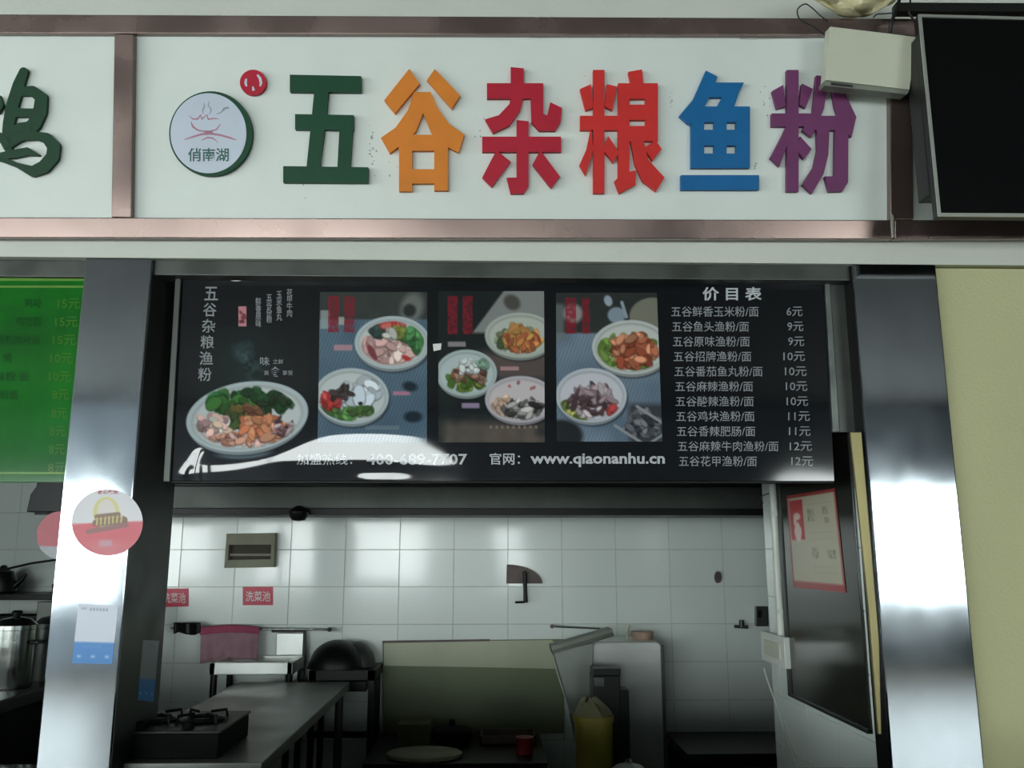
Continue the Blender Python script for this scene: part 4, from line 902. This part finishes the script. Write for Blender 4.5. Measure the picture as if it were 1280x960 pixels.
def ppaint(p):
    R_ = (150, 44, 46)
    p.rect(-1, -1, 2, .035, R_, 1, .01); p.rect(-1, .93, 2, 2, R_, 1, .01); p.rect(-1, -1, .03, 2, R_, .9, .01); p.rect(.97, -1, 2, 2, R_, .9, .01)
    p.rect(.05, .06, .34, .49, (170, 40, 46), 1, .01)
    for cx, cy, rx, ry in ((.2, .24, .075, .04), (.15, .29, .03, .05), (.2, .33, .04, .03), (.2, .4, .08, .08), (.2, .46, .06, .05)): p.ell(cx, cy, rx, ry, (212, 190, 176), 0, .02)
    D = (86, 88, 70)
    for cx, cy, w_, h_ in ((.5, .24, .13, .12), (.78, .2, .1, .08), (.8, .3, .08, .06), (.52, .63, .12, .11), (.82, .64, .14, .08)):
        n = vnoise(p.X * 100, p.Y * 100, 3, 5); p.put((np.abs(p.X - cx) < w_ / 2) * (np.abs(p.Y - cy) < h_ / 2) * n * .8, D)
    for y in (.12, .42, .48, .76, .82): p.rect(.45, y, .9, y + .012, (150, 150, 128), .5, .01)
paint_mesh('print', PP, 0, 0, 1, 1, .014, ppaint, (176, 172, 148), m_stick, ps)
# brass strip on the pillar inner edge
bs = thing('brass_strip', 'tapering brass coloured strip on the inner edge of the right pillar', 'strip', WX(1100, 918, XR0 - .004))
q = [(1063, 540), (1077, 540), (1099, 800), (1102, 918), (1098, 918), (1086, 760)]
MB().prism([W(x, y, .0) for x, y in q], (0, .012, 0)).build('strip', m_brass, bs, bevel=.002)
# conduit and switch box on the end of the side wall
cdt = thing('cable_conduit', 'white vertical conduit on the side wall left of the dark board', 'conduit', WX(978, 800, SX - .012))
p1, p2 = WX(969, 600, SX - .012), WX(977, 800, SX - .012)
MB().tube([(SX - .014, p2.y, 2.2), (SX - .014, p2.y, p2.z)], .014, 12).build('pipe', m_white, cdt, smooth=True)
for z in (1.35, 1.75): MB().box(SX - .026, SX, p2.y - .016, p2.y + .016, z, z + .02).build('clip', m_white, cdt, bevel=.002)
swb = thing('switch_box', 'white switch box at the foot of the conduit on the side wall', 'switch', WX(968, 836, SX - .02))
a1, a2 = WX(953, 815, SX - .03), WX(982, 815, SX - .03); zt_, zb_ = WX(982, 797, SX - .03).z, WX(982, 836, SX - .03).z
box('case', m_white, SX - .035, SX, a2.y, a1.y, zb_, zt_, swb, .004)
box('rocker', m_box, SX - .040, SX - .034, a2.y + .05, a1.y - .06, zb_ + .03, zt_ - .03, swb, .002)
cable('thin white wire hanging from the switch box down the side wall', [WX(955, 836, SX - .006), WX(962, 858, SX - .008), WX(972, 885, SX - .006), WX(985, 925, SX - .006), WX(1000, 965, SX - .006)], .0035, name='wire', cat='wire', m=m_white)
wc = cable('short grey wire curling out of the side wall edge above the conduit', [WX(948, 632, SX - .006), WX(951, 622, SX - .01), WX(957, 618, SX - .008), WX(966, 616, SX - .006)], .003, name='wire', cat='wire', m=m_dsteel)

# ---------------------------------------------------------------- left stall things
YL = .55
rk = thing('pot_rack', 'dark iron cooking range of the left stall', 'range', (-2.05, .8, 0))
zt_ = W(40, 868, .6).z
box('range_top', m_blk, -2.75, -1.7, .35, 1.15, zt_ - .05, zt_, rk, .005)
box('body', m_stove, -2.72, -1.73, .38, 1.12, 0, zt_ - .05, rk)
c = W(14, 868, .72)
def pot(cx, cy, z0, r_, h, label, m=m_pot, name='stock_pot'):
    t = thing(name, label, 'pot', (cx, cy, z0))
    MB().lathe([(r_ * .96, 0), (r_, .01), (r_, h - .01), (r_ * 1.03, h - .008), (r_ * 1.03, h), (r_ * .96, h)], (cx, cy, z0), 40).build('body', m, t, smooth=True)
    MB().lathe([(r_ * 1.0, h), (r_ * 1.0, h + .008), (r_ * .7, h + .03), (r_ * .1, h + .04)], (cx, cy, z0), 40).build('lid', m, t, smooth=True)
    MB().lathe([(.012, h + .038), (.02, h + .055), (.014, h + .062)], (cx, cy, z0), 14).build('knob', m_blk, t, smooth=True)
    for s in (-1, 1): MB().tube([(cx + s * r_, cy - .03, z0 + h * .75), (cx + s * (r_ + .025), cy - .03, z0 + h * .75), (cx + s * (r_ + .025), cy + .03, z0 + h * .75), (cx + s * r_, cy + .03, z0 + h * .75)], .006, 8).build('handle', m_blk, t)
zp = zt_
ht = W(14, 785, .7).z - zp
pot(W(16, 820, .75).x, .75, zp, .075, ht, 'tall steel stock pot at the left picture edge, lit stripe down its side')
pot(W(62, 830, .95).x, .98, zp, .085, max(.16, ht - .01), 'dark stock pot right of the steel one, next to the left pillar', m_dsteel)
# shelf with ironware behind
lf = thing('wall_shelf', 'dark iron shelf across the left stall behind the pots', 'shelf', W(30, 745, 1.9))
z_ = W(30, 742, 1.9).z
box('board', m_blk, -3.0, W(70, 742, 1.9).x, 1.85, 2.1, z_ - .03, z_, lf, .003)
for x in (68, 76): MB().tube([W(x, 730, 1.9), W(x, 775, 1.9)], .012).build('upright', m_blk, lf)
MB().tube([W(-20, 772, 1.9), W(78, 772, 1.9)], .02).build('lower_bar', m_blk, lf)
kt = thing('kettle', 'dark kettle on the iron shelf at the left picture edge', 'kettle', (W(2, 735, 1.95).x, 1.95, z_))
MB().lathe([(.06, 0), (.07, .01), (.072, .06), (.05, .11), (.02, .125), (.015, .14), (.004, .145)], ORG[kt], 28).build('body', m_blk, kt, smooth=True)
q_ = ORG[kt]; MB().tube([q_ + Vector((.06, 0, .03)), q_ + Vector((.1, 0, .07)), q_ + Vector((.12, 0, .1))], [.016, .011, .008], 10).build('spout', m_blk, kt, smooth=True)
MB().tube([W(5, 712, 1.9), W(40, 704, 1.9), W(82, 698, 1.9)], .006).build('gas_pipe', m_blk, smooth=True, label='thin dark pipe sloping across the left stall under the round sign', cat='pipe')
lh = thing('extractor_hood', 'black hood corner under the green board in the left stall', 'hood', W(60, 640, 1.2))
MB().tube([(-1.85, 1.35, 1.85), (-1.85, 1.35, 2.62)], .05, 16).build('flue', m_blk, lh, smooth=True)
MB().prism([W(x, y, 1.2) for x, y in [(33, 640), (38, 618), (48, 604), (96, 560), (110, 560), (84, 640)]], (0, .3, 0)).build('canopy', m_blk, lh, bevel=.004)
ca = thing('gas_box', 'dark grey box under the round sign beside the left pillar', 'box', W(66, 800, 1.4))
boxp('case', m_dsteel, 42, 752, 88, 800, 1.4, .2, ca); 
boxp('stand', m_blk, 44, 800, 86, 960, 1.42, .16, ca, z0=0)
po = thing('inner_post', 'narrow grey steel post behind the left pillar', 'post', (W(84, 700, .5).x, .52, 0))
box('post_body', m_dsteel, W(81, 700, .5).x, W(90, 700, .5).x, .5, .54, 0, 2.3, po, .003)
rd = thing('round_sticker', 'round red and white glossy sign half hidden behind the left pillar', 'sticker', W(78, 700, .49))
def r2p(p):
    p.put(np.clip((p.Y - (682 + (p.X - 46) * .02)) / 1.0, 0, 1), (150, 150, 154)); p.ell(84, 664, 8, 14, (200, 150, 110), 0, 3, None, .7); p.ell(84, 676, 6, 5, (214, 206, 196), 0, 2)
paint_mesh('print', lambda x, y: W(x, y, .49), 0, 0, 0, 0, 1.0, r2p, (168, 52, 68), m_stick, rd, polar=(77, 669.5, 31, 30.5))
MB().prism([W(77 + 31 * math.cos(a), 669.5 + 30.5 * math.sin(a), .492) for a in [k * math.pi / 24 for k in range(48)]], (0, .007, 0)).build('backing', m_white, rd)

bpy.context.view_layer.update()
